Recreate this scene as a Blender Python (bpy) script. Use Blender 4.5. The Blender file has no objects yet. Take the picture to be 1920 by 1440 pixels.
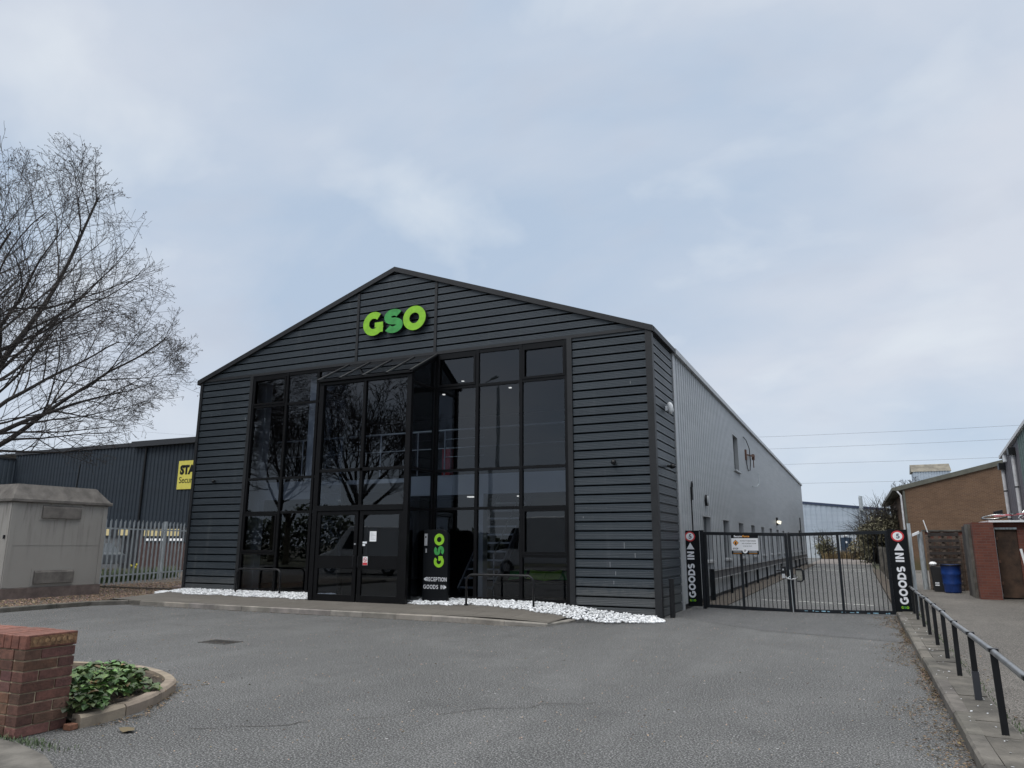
import bpy, math, random
from mathutils import Vector, Matrix
random.seed(7)
sc = bpy.context.scene
R = math.radians
# ------------------------------------------------------------------ camera
cam_d = bpy.data.cameras.new("camera"); cam = bpy.data.objects.new("camera", cam_d)
sc.collection.objects.link(cam); sc.camera = cam
CAM = Vector((18.808, -16.666, 1.6)); YAW, PITCH, ROLL = -0.43534, 0.21623, 0.00265
f = Vector((math.sin(YAW)*math.cos(PITCH), math.cos(YAW)*math.cos(PITCH), math.sin(PITCH)))
r = Vector((math.cos(YAW), -math.sin(YAW), 0)); u = r.cross(f)
r2 = math.cos(ROLL)*r + math.sin(ROLL)*u; u2 = -math.sin(ROLL)*r + math.cos(ROLL)*u
cam.matrix_world = Matrix(((r2.x, u2.x, -f.x, CAM.x), (r2.y, u2.y, -f.y, CAM.y), (r2.z, u2.z, -f.z, CAM.z), (0, 0, 0, 1)))
cam_d.sensor_width = 36; cam_d.lens = 1364.4/1920*36
cam_d.clip_start = 0.05; cam_d.clip_end = 2000
sc.render.resolution_x = 1024; sc.render.resolution_y = 768
# ------------------------------------------------------------------ world, sun, exposure
SUN_EL, SUN_AZ = R(48), R(200)
w = bpy.data.worlds.new("World"); sc.world = w; w.use_nodes = True
nt = w.node_tree; nt.nodes.clear()
class NT:
    def __init__(s, t): s.t = t
    def n(s, typ, **k):
        nd = s.t.nodes.new(typ)
        for a, b in k.items():
            if a.startswith('i_'): nd.inputs[a[2:].replace('_', ' ')].default_value = b
            else: setattr(nd, a, b)
        return nd
    def l(s, a, b): s.t.links.new(a, b)
    def math(s, op, a, b=None, c=None, clamp=False):
        nd = s.t.nodes.new('ShaderNodeMath'); nd.operation = op; nd.use_clamp = clamp
        for i, v in enumerate((a, b, c)):
            if v is None: continue
            if isinstance(v, (int, float)): nd.inputs[i].default_value = v
            else: s.l(v, nd.inputs[i])
        return nd.outputs[0]
    def mix(s, fac, a, b, mode='MIX'):
        nd = s.t.nodes.new('ShaderNodeMix'); nd.data_type = 'RGBA'; nd.blend_type = mode
        for i, v in ((0, fac), (6, a), (7, b)):
            if isinstance(v, (int, float)): nd.inputs[i].default_value = v
            elif isinstance(v, (tuple, list)): nd.inputs[i].default_value = (*v[:3], 1)
            else: s.l(v, nd.inputs[i])
        return nd.outputs[2]
    def ramp(s, fac, stops):
        nd = s.t.nodes.new('ShaderNodeValToRGB'); e = nd.color_ramp.elements
        while len(e) < len(stops): e.new(0.5)
        for i, (p, c) in enumerate(stops):
            e[i].position = p; e[i].color = (*c, 1) if isinstance(c, (tuple, list)) else (c, c, c, 1)
        s.l(fac, nd.inputs[0]); return nd.outputs[0]
    def noise(s, vec, scale, detail=4, rough=.5, dist=0.0):
        nd = s.t.nodes.new('ShaderNodeTexNoise'); nd.inputs['Scale'].default_value = scale
        nd.inputs['Detail'].default_value = detail; nd.inputs['Roughness'].default_value = rough
        nd.inputs['Distortion'].default_value = dist
        if vec is not None: s.l(vec, nd.inputs['Vector'])
        return nd.outputs[0]
W_ = NT(nt)
tc = W_.n('ShaderNodeTexCoord'); sx = W_.n('ShaderNodeSeparateXYZ'); W_.l(tc.outputs['Generated'], sx.inputs[0])
zc = W_.math('MAXIMUM', sx.outputs[2], 0.0)
dn = W_.math('ADD', zc, 0.42)
px_ = W_.math('DIVIDE', sx.outputs[0], dn); py_ = W_.math('DIVIDE', sx.outputs[1], dn)
cv = W_.n('ShaderNodeCombineXYZ'); W_.l(px_, cv.inputs[0]); W_.l(py_, cv.inputs[1])
mp = W_.n('ShaderNodeMapping'); mp.inputs['Location'].default_value = (3.1, 1.7, 0); mp.inputs['Rotation'].default_value = (0, 0, R(25)); mp.inputs['Scale'].default_value = (1.0, 1.35, 1)
W_.l(cv.outputs[0], mp.inputs[0])
n1 = W_.noise(mp.outputs[0], 1.3, 7, .5, .35); n2 = W_.noise(mp.outputs[0], 2.7, 5, .5, .3)
sky = W_.n('ShaderNodeTexSky'); sky.sky_type = 'NISHITA'; sky.sun_disc = False; sky.sun_elevation = SUN_EL; sky.sun_rotation = SUN_AZ
nish = W_.mix(1.0, sky.outputs[0], (0.06, 0.06, 0.06), 'MULTIPLY')
base = W_.mix(W_.ramp(n1, [(.36, 0.0), (.64, 1.0)]), (0.44, 0.54, 0.68), (0.62, 0.665, 0.745))
base = W_.mix(W_.ramp(n2, [(.54, 0.0), (.74, .62)]), base, (0.74, 0.79, 0.84))
base = W_.mix(W_.ramp(n2, [(.28, .5), (.46, 0.0)]), base, (0.50, 0.54, 0.63))
hz = W_.ramp(zc, [(0.0, .75), (0.22, 0.0)])
base = W_.mix(hz, base, (0.60, 0.69, 0.79))
base = W_.mix(0.08, base, nish)
zb = W_.ramp(zc, [(0.67, 0.0), (.92, 1.0)])
base = W_.mix(zb, base, (0.93, 0.925, 0.90))
boost = W_.math('MULTIPLY_ADD', zb, 2.3, 1.12)
bg = W_.n('ShaderNodeBackground'); W_.l(base, bg.inputs[0]); W_.l(boost, bg.inputs[1])
wo = W_.n('ShaderNodeOutputWorld'); W_.l(bg.outputs[0], wo.inputs[0])
sun_d = bpy.data.lights.new("sun", 'SUN'); sun = bpy.data.objects.new("sun", sun_d); sc.collection.objects.link(sun)
sun_d.energy = 1.35; sun_d.angle = R(25); sun_d.color = (1.0, 0.97, 0.93)
sd = Vector((math.sin(SUN_AZ)*math.cos(SUN_EL), math.cos(SUN_AZ)*math.cos(SUN_EL), math.sin(SUN_EL)))
sun.rotation_euler = sd.to_track_quat('Z', 'Y').to_euler()
sc.view_settings.view_transform = 'Standard'; sc.view_settings.look = 'None'
sc.view_settings.gamma = 1; sc.view_settings.exposure = 0.0; sc.view_settings.use_curve_mapping = False

# ------------------------------------------------------------------ helpers
COL = sc.collection
ORG = {}
class MB:
    def __init__(s): s.v = []; s.f = []; s.c = []; s.smooth = False
    def face(s, pts, col=None):
        b = len(s.v); s.v += [tuple(p) for p in pts]; s.f.append(tuple(range(b, b+len(pts)))); s.c.append(col)
    def raw(s, vs, fs, col=None):
        b = len(s.v); s.v += [tuple(p) for p in vs]
        for q in fs: s.f.append(tuple(i+b for i in q)); s.c.append(col)
    def box(s, a, b, col=None):
        x0, y0, z0 = a; x1, y1, z1 = b
        x0, x1 = min(x0, x1), max(x0, x1); y0, y1 = min(y0, y1), max(y0, y1); z0, z1 = min(z0, z1), max(z0, z1)
        s.raw([(x0,y0,z0),(x1,y0,z0),(x1,y1,z0),(x0,y1,z0),(x0,y0,z1),(x1,y0,z1),(x1,y1,z1),(x0,y1,z1)],
              [(0,3,2,1),(4,5,6,7),(0,1,5,4),(1,2,6,5),(2,3,7,6),(3,0,4,7)], col)
    def obox(s, c, ex, ey, ez, col=None):
        c = Vector(c); ex, ey, ez = Vector(ex), Vector(ey), Vector(ez)
        vs = [c+sx_*ex+sy*ey+sz*ez for sz in (-1, 1) for sx_, sy in ((-1,-1),(1,-1),(1,1),(-1,1))]
        s.raw(vs, [(0,3,2,1),(4,5,6,7),(0,1,5,4),(1,2,6,5),(2,3,7,6),(3,0,4,7)], col)
    def bar(s, a, b, w, h, up=(0,0,1)):
        a, b = Vector(a), Vector(b); d = b-a; L = d.length; d.normalize(); up = Vector(up)
        sd_ = d.cross(up)
        if sd_.length < 1e-4: sd_ = d.cross(Vector((1,0,0)))
        sd_.normalize(); up = sd_.cross(d)
        s.obox((a+b)/2, d*L/2, sd_*w/2, up*h/2)
    def prism(s, poly, vec, col=None):
        n = len(poly); vec = Vector(vec); a = [Vector(p) for p in poly]; b = [p+vec for p in a]
        s.raw(a+b, [tuple(range(n-1, -1, -1)), tuple(range(n, 2*n))]+[(i, (i+1) % n, (i+1) % n+n, i+n) for i in range(n)], col)
    def tube(s, pts, rad, n=8, cap=True):
        pts = [Vector(p) for p in pts]; m = len(pts)
        rs = rad if isinstance(rad, (list, tuple)) else [rad]*m
        b0 = len(s.v); prev = None
        for i, p in enumerate(pts):
            d = (pts[min(i+1, m-1)]-pts[max(i-1, 0)])
            if d.length < 1e-9: d = Vector((0,0,1))
            d.normalize()
            if prev is None:
                a = d.cross(Vector((0,0,1)))
                if a.length < .05: a = d.cross(Vector((1,0,0)))
            else: a = prev - d*prev.dot(d)
            a.normalize(); prev = a; c = d.cross(a)
            for k in range(n):
                t = 2*math.pi*k/n; s.v.append(tuple(p+rs[i]*(math.cos(t)*a+math.sin(t)*c)))
        for i in range(m-1):
            for k in range(n):
                s.f.append((b0+i*n+k, b0+i*n+(k+1) % n, b0+(i+1)*n+(k+1) % n, b0+(i+1)*n+k)); s.c.append(None)
        if cap:
            s.f.append(tuple(b0+k for k in range(n-1, -1, -1))); s.c.append(None)
            s.f.append(tuple(b0+(m-1)*n+k for k in range(n))); s.c.append(None)
    def lathe(s, prof, c, n=20):
        b0 = len(s.v); c = Vector(c)
        for rr, zz in prof:
            for k in range(n):
                t = 2*math.pi*k/n; s.v.append((c.x+rr*math.cos(t), c.y+rr*math.sin(t), c.z+zz))
        for i in range(len(prof)-1):
            for k in range(n):
                s.f.append((b0+i*n+k, b0+i*n+(k+1) % n, b0+(i+1)*n+(k+1) % n, b0+(i+1)*n+k)); s.c.append(None)
    def build(s, name, mat, parent=None, bevel=0, smooth=False, loc=None):
        me = bpy.data.meshes.new(name)
        o0 = ORG.get(parent.name if parent else None, Vector((0,0,0)))
        if parent is None and loc is not None: o0 = Vector(loc)
        me.from_pydata([tuple(Vector(p)-o0) for p in s.v], [], s.f); me.update()
        if any(c is not None for c in s.c) or (mat and mat.get('tone')):
            at = me.color_attributes.new('tone', 'FLOAT_COLOR', 'CORNER'); k = 0
            for poly, c in zip(me.polygons, s.c):
                c = c if c is not None else (1,1,1)
                for _ in poly.vertices: at.data[k].color = (*c, 1); k += 1
        if smooth:
            for p_ in me.polygons: p_.use_smooth = True
        if mat: me.materials.append(mat)
        o = bpy.data.objects.new(name, me); COL.objects.link(o)
        if parent: o.parent = parent; ORG[o.name] = o0
        else:
            o.location = o0; ORG[o.name] = o0
        if bevel:
            b = o.modifiers.new('bevel', 'BEVEL'); b.width = bevel; b.segments = 2; b.limit_method = 'ANGLE'; b.angle_limit = R(40)
        return o
def tag(o, label=None, cat=None, group=None, kind=None):
    if label: o['label'] = label
    if cat: o['category'] = cat
    if group: o['group'] = group
    if kind: o['kind'] = kind
    return o
def empty(name, loc, label, cat, group=None):
    o = bpy.data.objects.new(name, None); COL.objects.link(o); o.location = loc; o.empty_display_size = .2
    ORG[o.name] = Vector(loc); return tag(o, label, cat, group)
def box_obj(name, a, b, mat, parent=None, bevel=0):
    m = MB(); m.box(a, b); return m.build(name, mat, parent, bevel)
def copy_tree(o, parent=None):
    c = o.copy(); COL.objects.link(c); c.parent = parent
    for ch in list(o.children): copy_tree(ch, c)
    return c

# ------------------------------------------------------------------ materials
def mat(name, col, rough=.6, metal=0.0, var=0.0, vscale=3.0, bump=0.0, bscale=40, col2=None, tone=False, spec=None, stretch=(1,1,1), det=5, coat=0):
    m = bpy.data.materials.new(name); m.use_nodes = True; t = NT(m.node_tree)
    b = m.node_tree.nodes['Principled BSDF']; b.inputs['Roughness'].default_value = rough; b.inputs['Metallic'].default_value = metal
    if spec is not None: b.inputs['Specular IOR Level'].default_value = spec
    if coat: b.inputs['Coat Weight'].default_value = coat
    c = None
    if var > 0 or col2 or bump:
        g = t.n('ShaderNodeNewGeometry'); mpn = t.n('ShaderNodeMapping'); mpn.inputs['Scale'].default_value = stretch; t.l(g.outputs['Position'], mpn.inputs[0])
        vec = mpn.outputs[0]
    if var > 0 or col2:
        n = t.noise(vec, vscale, det, .6)
        c2 = col2 if col2 else tuple(x*(1-var) for x in col); c1 = col if col2 else tuple(min(1, x*(1+var)) for x in col)
        c = t.mix(t.ramp(n, [(.35, 0.0), (.65, 1.0)]), c2, c1)
    if tone:
        m['tone'] = 1; a = t.n('ShaderNodeAttribute', attribute_name='tone')
        c = t.mix(1.0, c if c is not None else col, a.outputs['Color'], 'MULTIPLY')
    if c is not None: t.l(c, b.inputs['Base Color'])
    else: b.inputs['Base Color'].default_value = (*col, 1)
    if bump:
        n = t.noise(vec, bscale, 4, .6); bp = t.n('ShaderNodeBump'); bp.inputs['Strength'].default_value = bump; bp.inputs['Distance'].default_value = .02
        t.l(n, bp.inputs['Height']); t.l(bp.outputs[0], b.inputs['Normal'])
    return m
def asphalt_mat(name, cA, cB, speck, sscale=62):
    m = bpy.data.materials.new(name); m.use_nodes = True; t = NT(m.node_tree); b = m.node_tree.nodes['Principled BSDF']
    b.inputs['Roughness'].default_value = .82; g = t.n('ShaderNodeNewGeometry'); P = g.outputs['Position']
    big = t.noise(P, .35, 5, .6, .4); mid = t.noise(P, 2.2, 6, .65); fine = t.noise(P, sscale, 3, .8); fine2 = t.noise(P, 26, 4, .75)
    mp = t.n('ShaderNodeMapping'); mp.inputs['Scale'].default_value = (1.2, .12, 1); mp.inputs['Rotation'].default_value = (0, 0, R(6)); t.l(P, mp.inputs[0])
    streak = t.noise(mp.outputs[0], 1.1, 4, .6)
    c = t.mix(t.ramp(big, [(.38, 0.0), (.60, 1.0)]), cA, cB)
    c = t.mix(t.ramp(mid, [(.35, .5), (.55, 0.0)]), c, tuple(x*.62 for x in cA))
    c = t.mix(t.ramp(streak, [(.4, .5), (.56, 0.0)]), c, tuple(x*.7 for x in cA))
    c = t.mix(t.ramp(fine, [(.38, .95), (.50, 0.0)]), c, tuple(x*.22 for x in cA))
    c = t.mix(t.ramp(fine, [(.51, 0.0), (.62, .95)]), c, speck)
    c = t.mix(t.ramp(fine2, [(.58, 0.0), (.70, .6)]), c, speck)
    c = t.mix(t.ramp(fine2, [(.30, .6), (.42, 0.0)]), c, tuple(x*.4 for x in cA))
    st_ = t.noise(P, .9, 3, .5, 1.2); c = t.mix(t.ramp(st_, [(.60, 0.0), (.76, .3)]), c, tuple(x*.55 for x in cA)); st2 = t.noise(P, 5.5, 2, .5); c = t.mix(t.ramp(st2, [(.72, 0.0), (.76, .35)]), c, tuple(x*.45 for x in cA))
    vo = t.n('ShaderNodeTexVoronoi'); vo.inputs['Scale'].default_value = 3.2; t.l(P, vo.inputs['Vector'])
    c = t.mix(t.ramp(vo.outputs['Distance'], [(.035, .75), (.05, 0.0)]), c, tuple(min(1, x*1.5) for x in speck))
    t.l(c, b.inputs['Base Color'])
    h = t.math('ADD', fine, t.math('MULTIPLY', fine2, 1.2)); bp = t.n('ShaderNodeBump'); bp.inputs['Strength'].default_value = .7; bp.inputs['Distance'].default_value = .012
    t.l(h, bp.inputs['Height']); t.l(bp.outputs[0], b.inputs['Normal']); return m
def brick_mat(name, c1, c2, mortar, axis='x', bw=.225, rh=.075, moss=None):
    m = bpy.data.materials.new(name); m.use_nodes = True; t = NT(m.node_tree); b = m.node_tree.nodes['Principled BSDF']
    b.inputs['Roughness'].default_value = .85; g = t.n('ShaderNodeNewGeometry'); s = t.n('ShaderNodeSeparateXYZ'); t.l(g.outputs['Position'], s.inputs[0])
    cb = t.n('ShaderNodeCombineXYZ')
    if axis == 'xy': t.l(t.math('ADD', s.outputs[0], s.outputs[1]), cb.inputs[0])
    else: t.l(s.outputs[0 if axis == 'x' else 1], cb.inputs[0])
    t.l(s.outputs[2], cb.inputs[1])
    bt = t.n('ShaderNodeTexBrick'); bt.inputs['Scale'].default_value = 1; bt.inputs['Mortar Size'].default_value = .006
    bt.inputs['Brick Width'].default_value = bw; bt.inputs['Row Height'].default_value = rh; bt.inputs['Bias'].default_value = 0
    bt.inputs['Color1'].default_value = (*c1, 1); bt.inputs['Color2'].default_value = (*c2, 1); bt.inputs['Mortar'].default_value = (*mortar, 1)
    t.l(cb.outputs[0], bt.inputs['Vector'])
    n = t.noise(g.outputs['Position'], 1.3, 5, .6)
    c = t.mix(t.ramp(n, [(.3, .4), (.6, 0.0)]), bt.outputs['Color'], tuple(x*.55 for x in c1))
    if moss:
        z = t.math('SUBTRACT', s.outputs[2], t.math('MULTIPLY', n, .9)); c = t.mix(t.ramp(z, [(.0, .7), (.5, 0.0)]), c, moss)
    t.l(c, b.inputs['Base Color'])
    bp = t.n('ShaderNodeBump'); bp.inputs['Strength'].default_value = .5; bp.inputs['Distance'].default_value = .01
    t.l(t.math('SUBTRACT', 1.0, bt.outputs['Fac']), bp.inputs['Height']); t.l(bp.outputs[0], b.inputs['Normal']); return m
def emit_mat(name, col, s):
    m = bpy.data.materials.new(name); m.use_nodes = True; t = NT(m.node_tree); m.node_tree.nodes.clear()
    e = t.n('ShaderNodeEmission'); e.inputs[0].default_value = (*col, 1); e.inputs[1].default_value = s
    o = t.n('ShaderNodeOutputMaterial'); t.l(e.outputs[0], o.inputs[0]); return m
def glass_mat(name, tint, ior=1.58, gain=1.15):
    m = bpy.data.materials.new(name); m.use_nodes = True; t = NT(m.node_tree); m.node_tree.nodes.clear()
    fr = t.n('ShaderNodeFresnel'); fr.inputs[0].default_value = ior
    g = t.n('ShaderNodeNewGeometry'); n = t.noise(g.outputs['Position'], 1.1, 2, .4); bp = t.n('ShaderNodeBump'); bp.inputs['Strength'].default_value = .10; bp.inputs['Distance'].default_value = .01
    t.l(n, bp.inputs['Height'])
    tr = t.n('ShaderNodeBsdfTransparent'); tr.inputs[0].default_value = (*tint, 1)
    gl = t.n('ShaderNodeBsdfGlossy'); gl.inputs['Roughness'].default_value = 0.0; gl.inputs[0].default_value = (.93, .96, 1, 1); t.l(bp.outputs[0], gl.inputs['Normal'])
    mx = t.n('ShaderNodeMixShader'); t.l(t.math('MULTIPLY', fr.outputs[0], gain, clamp=True), mx.inputs[0]); t.l(tr.outputs[0], mx.inputs[1]); t.l(gl.outputs[0], mx.inputs[2])
    o = t.n('ShaderNodeOutputMaterial'); t.l(mx.outputs[0], o.inputs[0]); return m
def clad_mat(name, col, col2, rough, streak_axis='x', dust=(.16,.17,.17), splash=False):
    m = bpy.data.materials.new(name); m.use_nodes = True; t = NT(m.node_tree); b = m.node_tree.nodes['Principled BSDF']
    g = t.n('ShaderNodeNewGeometry'); P = g.outputs['Position']
    def st(sc_, nscale, det):
        mp = t.n('ShaderNodeMapping'); mp.inputs['Scale'].default_value = sc_; t.l(P, mp.inputs[0]); return t.noise(mp.outputs[0], nscale, det, .6)
    vert = st((3, 3, .25), 1.2, 6); hor = st((.35, .35, 4.7), 1.0, 3); blot = t.noise(P, .6, 5, .6)
    c = t.mix(t.ramp(hor, [(.35, 0.0), (.65, 1.0)]), col, col2)
    c = t.mix(t.ramp(vert, [(.58, 0.0), (.78, .28)]), c, dust)
    c = t.mix(t.ramp(blot, [(.3, .3), (.6, 0.0)]), c, tuple(x*.75 for x in col))
    if splash:
        s_ = t.n('ShaderNodeSeparateXYZ'); t.l(P, s_.inputs[0]); sp = t.noise(P, 7, 5, .7); zz = t.math('ADD', s_.outputs[2], t.math('MULTIPLY', sp, -.9))
        c = t.mix(t.ramp(zz, [(0.0, .3), (.3, 0.0)]), c, (.13,.125,.115))
        fd = t.noise(P, 22, 3, .7); c = t.mix(t.ramp(fd, [(.66, 0.0), (.74, .35)]), c, (.22,.23,.24))
    t.l(c, b.inputs['Base Color']); t.l(t.math('MULTIPLY_ADD', blot, .25, rough-.12), b.inputs['Roughness'])
    b.inputs['Specular IOR Level'].default_value = .5
    n = t.noise(P, 1.7, 3, .5); bp = t.n('ShaderNodeBump'); bp.inputs['Strength'].default_value = .12; bp.inputs['Distance'].default_value = .03
    t.l(n, bp.inputs['Height']); t.l(bp.outputs[0], b.inputs['Normal']); return m

M = dict(
 asphalt=asphalt_mat('asphalt', (.045,.0455,.046), (.084,.0845,.084), (.30,.30,.295)),
 yard=asphalt_mat('yard_asphalt', (.075,.067,.059), (.125,.113,.10), (.26,.24,.215)),
 ground=mat('ground', (.10,.095,.075), .95, var=.3, vscale=.5, bump=.4, bscale=8),
 grass=mat('grass', (.06,.062,.035), .9, var=.4, vscale=1.2, bump=.5, bscale=30),
 concrete=mat('concrete', (.215,.20,.18), .85, var=.28, vscale=2.5, bump=.35, bscale=35, tone=True),
 concrete_dirty=mat('concrete_dirty', (.098,.091,.080), .9, var=.45, vscale=3, bump=.5, bscale=30, det=9, tone=True),
 edging=mat('edging', (.24,.20,.155), .85, var=.2, vscale=4, bump=.3, bscale=40, tone=True),
 clad=clad_mat('dark_cladding', (.027,.036,.045), (.037,.048,.058), .42, splash=True),
 clad_trim=mat('dark_trim', (.017,.018,.020), .5, spec=.35, var=.15, vscale=3),
 groove=mat('groove', (.012,.013,.015), .8),
 side=clad_mat('silver_cladding', (.34,.355,.37), (.39,.405,.42), .40, dust=(.26,.26,.26)),
 side_trim=mat('silver_trim', (.36,.37,.38), .4, var=.08, vscale=2),
 neigh=clad_mat('navy_cladding', (.010,.018,.028), (.014,.024,.036), .7, dust=(.05,.06,.07)),
 neigh_trim=mat('neighbour_trim', (.016,.018,.022), .6),
 palecl=clad_mat('pale_blue_cladding', (.36,.42,.49), (.42,.48,.55), .5, dust=(.3,.33,.36)),
 blue_trim=mat('blue_trim', (.03,.045,.09), .5),
 frame=mat('black_frame', (.0042,.0042,.0048), .36, var=.2, vscale=3, spec=.2),
 black=mat('black_paint', (.007,.0075,.009), .42, var=.3, vscale=5, spec=.35),
 black_matt=mat('black_matt', (.010,.010,.011), .7),
 gate=mat('gate_black', (.006,.008,.011), .5, var=.4, vscale=9, bump=.1, bscale=60, spec=.3),
 signblack=mat('sign_black', (.0035,.0045,.006), .42, spec=.2),
 white=mat('white', (.78,.79,.80), .5),
 signwhite=mat('sign_white', (.70,.71,.74), .45),
 green1=mat('lime_green', (.24,.52,.02), .45, var=.12, vscale=6),
 green2=mat('mid_green', (.04,.29,.06), .45, var=.2, vscale=6),
 red=mat('red', (.55,.03,.04), .5),
 yellow=mat('yellow_sign', (.62,.55,.09), .5, var=.05),
 orange=mat('orange', (.85,.36,.06), .5),
 pane=glass_mat('tinted_glass', (.46,.50,.56)),
 clear=glass_mat('roof_glass', (.45,.5,.52), 1.5, 1.0),
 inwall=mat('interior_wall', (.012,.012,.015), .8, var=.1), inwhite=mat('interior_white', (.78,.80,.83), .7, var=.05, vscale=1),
 rail_dirt=mat('grating', (.062,.058,.054), .8, var=.3, vscale=20), inwall2=mat('bird_marks', (.24,.25,.26), .8), infloor=mat('interior_floor', (.02,.02,.022), .6), steel=mat('steel', (.55,.56,.58), .35, metal=.6, var=.1),
 galv=mat('galvanised', (.40,.435,.455), .5, metal=.35, var=.25, vscale=8, stretch=(3,3,.6)),
 pebble=mat('pebble', (.76,.77,.78), .6, var=.1, vscale=14, bump=.2, bscale=60, tone=True),
 bedbase=mat('bed_base', (.06,.055,.05), .95, var=.3, vscale=20, bump=.6, bscale=50),
 soil=mat('soil', (.05,.038,.027), .95, var=.35, vscale=12, bump=.9, bscale=40),
 gravel=mat('gravel', (.085,.070,.057), .95, var=.55, vscale=26, bump=1.0, bscale=45, tone=True),
 chip=mat('gravel_chip', (.25,.20,.155), .85, tone=True, var=.2, vscale=30),
 leaf_dead=mat('dead_leaf', (.21,.165,.115), .85, tone=True),
 grp=mat('cabinet_grey', (.36,.335,.30), .55, var=.06, vscale=1.2),
 grp_roof=mat('cabinet_roof', (.16,.145,.13), .8, var=.3, vscale=3, bump=.2, bscale=20),
 plinth=mat('plinth', (.17,.13,.115), .9, var=.3, vscale=3, bump=.3, bscale=25),
 bark=mat('bark', (.075,.058,.045), .9, var=.35, vscale=6, col2=(.11,.105,.06)),
 twig=mat('twig', (.034,.029,.027), .9, var=.2, vscale=8),
 bud=mat('bud', (.09,.07,.06), .8),
 shrub_leaf=mat('shrub_leaf', (.15,.14,.088), .8, var=.5, vscale=2.5, tone=True),
 leaf=mat('leaf', (.085,.155,.045), .5, var=.35, vscale=9, tone=True), stem=mat('stem', (.10,.12,.05), .7),
 blade=mat('daffodil_leaf', (.055,.085,.04), .6, tone=True), petal=mat('petal', (.85,.75,.10), .6),
 brickpier=mat('pier_brick', (.13,.068,.048), .8, var=.3, vscale=22, bump=.45, bscale=60, tone=True),
 mortar=mat('mortar', (.36,.29,.20), .9, var=.3, vscale=10, bump=.3),
 brick_tan=brick_mat('tan_brick', (.155,.088,.048), (.118,.064,.036), (.20,.15,.11), 'xy', moss=(.075,.075,.03)),
 brick_red=brick_mat('red_brick', (.17,.055,.036), (.12,.038,.028), (.13,.085,.07), 'xy'),
 fascia=mat('green_grey_fascia', (.105,.105,.085), .7, var=.15),
 purple=clad_mat('grey_purple_cladding', (.105,.098,.112), (.12,.112,.125), .6),
 seagreen=clad_mat('green_cladding', (.075,.115,.105), (.10,.14,.13), .6),
 pipe=mat('pipe_white', (.52,.52,.53), .5, var=.15, vscale=5),
 rust=mat('rust_brown', (.055,.030,.018), .75, var=.5, vscale=3, bump=.2),
 wood=mat('weathered_wood', (.12,.09,.07), .85, var=.4, vscale=7, stretch=(1,1,4), bump=.3),
 wood_dark=mat('dark_wood', (.035,.028,.026), .85, var=.4, vscale=5),
 fence_wood=mat('fence_board', (.11,.105,.095), .9, var=.35, vscale=4, stretch=(4,4,.5)),
 drum=mat('blue_plastic', (.012,.045,.20), .4, var=.2, vscale=4),
 rubber=mat('rubber', (.015,.015,.015), .8), chrome=mat('chrome', (.6,.6,.6), .25, metal=1),
 bikered=mat('bike_red', (.32,.02,.035), .35), line=mat('road_paint', (.42,.42,.40), .8, var=.45, vscale=9),
 rust2=mat('rust_orange', (.13,.065,.045), .8, var=.4, vscale=14),
 lamp_on=emit_mat('lamp_on', (1.0,.93,.75), 1.3), spot_on=emit_mat('spot_on', (1,.95,.85), 1.4),
 yellow_lit=emit_mat('lit_window', (1.0,.86,.48), .5), white_lit=emit_mat('lit_panel', (.95,.97,1.0), .85),
 vanwhite=mat('van_white', (.66,.68,.70), .3, coat=.5), vanglass=mat('van_glass', (.02,.025,.03), .1),
 foliage_dark=mat('hedge_leaf', (.05,.065,.035), .85, tone=True, var=.4, vscale=1.2),
 redbox=mat('red_box', (.45,.015,.02), .5),
)

# ------------------------------------------------------------------ ground, roads, kerbs
def sheet(name, pts, mt, kind='structure'):
    m = MB(); m.face(pts); o = m.build(name, mt); tag(o, kind=kind); return o
def smooth01(t): t = max(0, min(1, t)); return t*t*(3-2*t)
def gz(x, y):
    h = .11+.11*max(0, min(1, (y+2.6)/2.6))
    h *= (1-.45*smooth01((.3-x)/.5)); return .008+h*(1-smooth01((x-11.6)/3.1))
sheet('ground', [(-900,-900,-.06),(900,-900,-.06),(900,900,-.06),(-900,900,-.06)], M['ground'])
sheet('car_park', [(-.2,-13.2,0),(19.6,-13.2,0),(19.6,80,0),(-.2,80,0)], M['asphalt'])
sheet('road', [(-90,-26,-.004),(90,-26,-.004),(90,-13,-.004),(-90,-13,-.004)], M['asphalt'])
sheet('far_verge', [(-90,-60,.03),(90,-60,.03),(90,-26,.03),(-90,-26,.03)], M['grass'])
m = MB(); m.prism([(-60,-15,.0),(12.2,-15,.0),(14.4,-14.4,.0),(13.95,-13.3,0),(13.55,-12.95,.0),(13.1,-12.74,0),(12.6,-12.62,.0),(12.0,-12.57,0),(-60,-12.55,0)], (0,0,.035))
tag(m.build('pavement', M['concrete_dirty']), kind='structure')
m = MB(); m.box((19.85,-13.2,-.05),(60,36,.1)); tag(m.build('yard', M['yard']), kind='structure')
m = MB(); m.box((19.75,36,-.05),(60,90,.1)); tag(m.build('rough_ground', M['grass']), kind='structure')
m = MB(); m.box((-60,-12.5,-.05),(.42,.9,.09)); m.box((-60,.9,-.05),(-.05,60,.15)); tag(m.build('gravel_bed', M['gravel']), kind='structure')
# inside-the-gate strip against the wall
m = MB(); m.box((14.72,4,-.02),(15.5,50,.03)); tag(m.build('wall_strip', M['gravel']), kind='structure')
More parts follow.
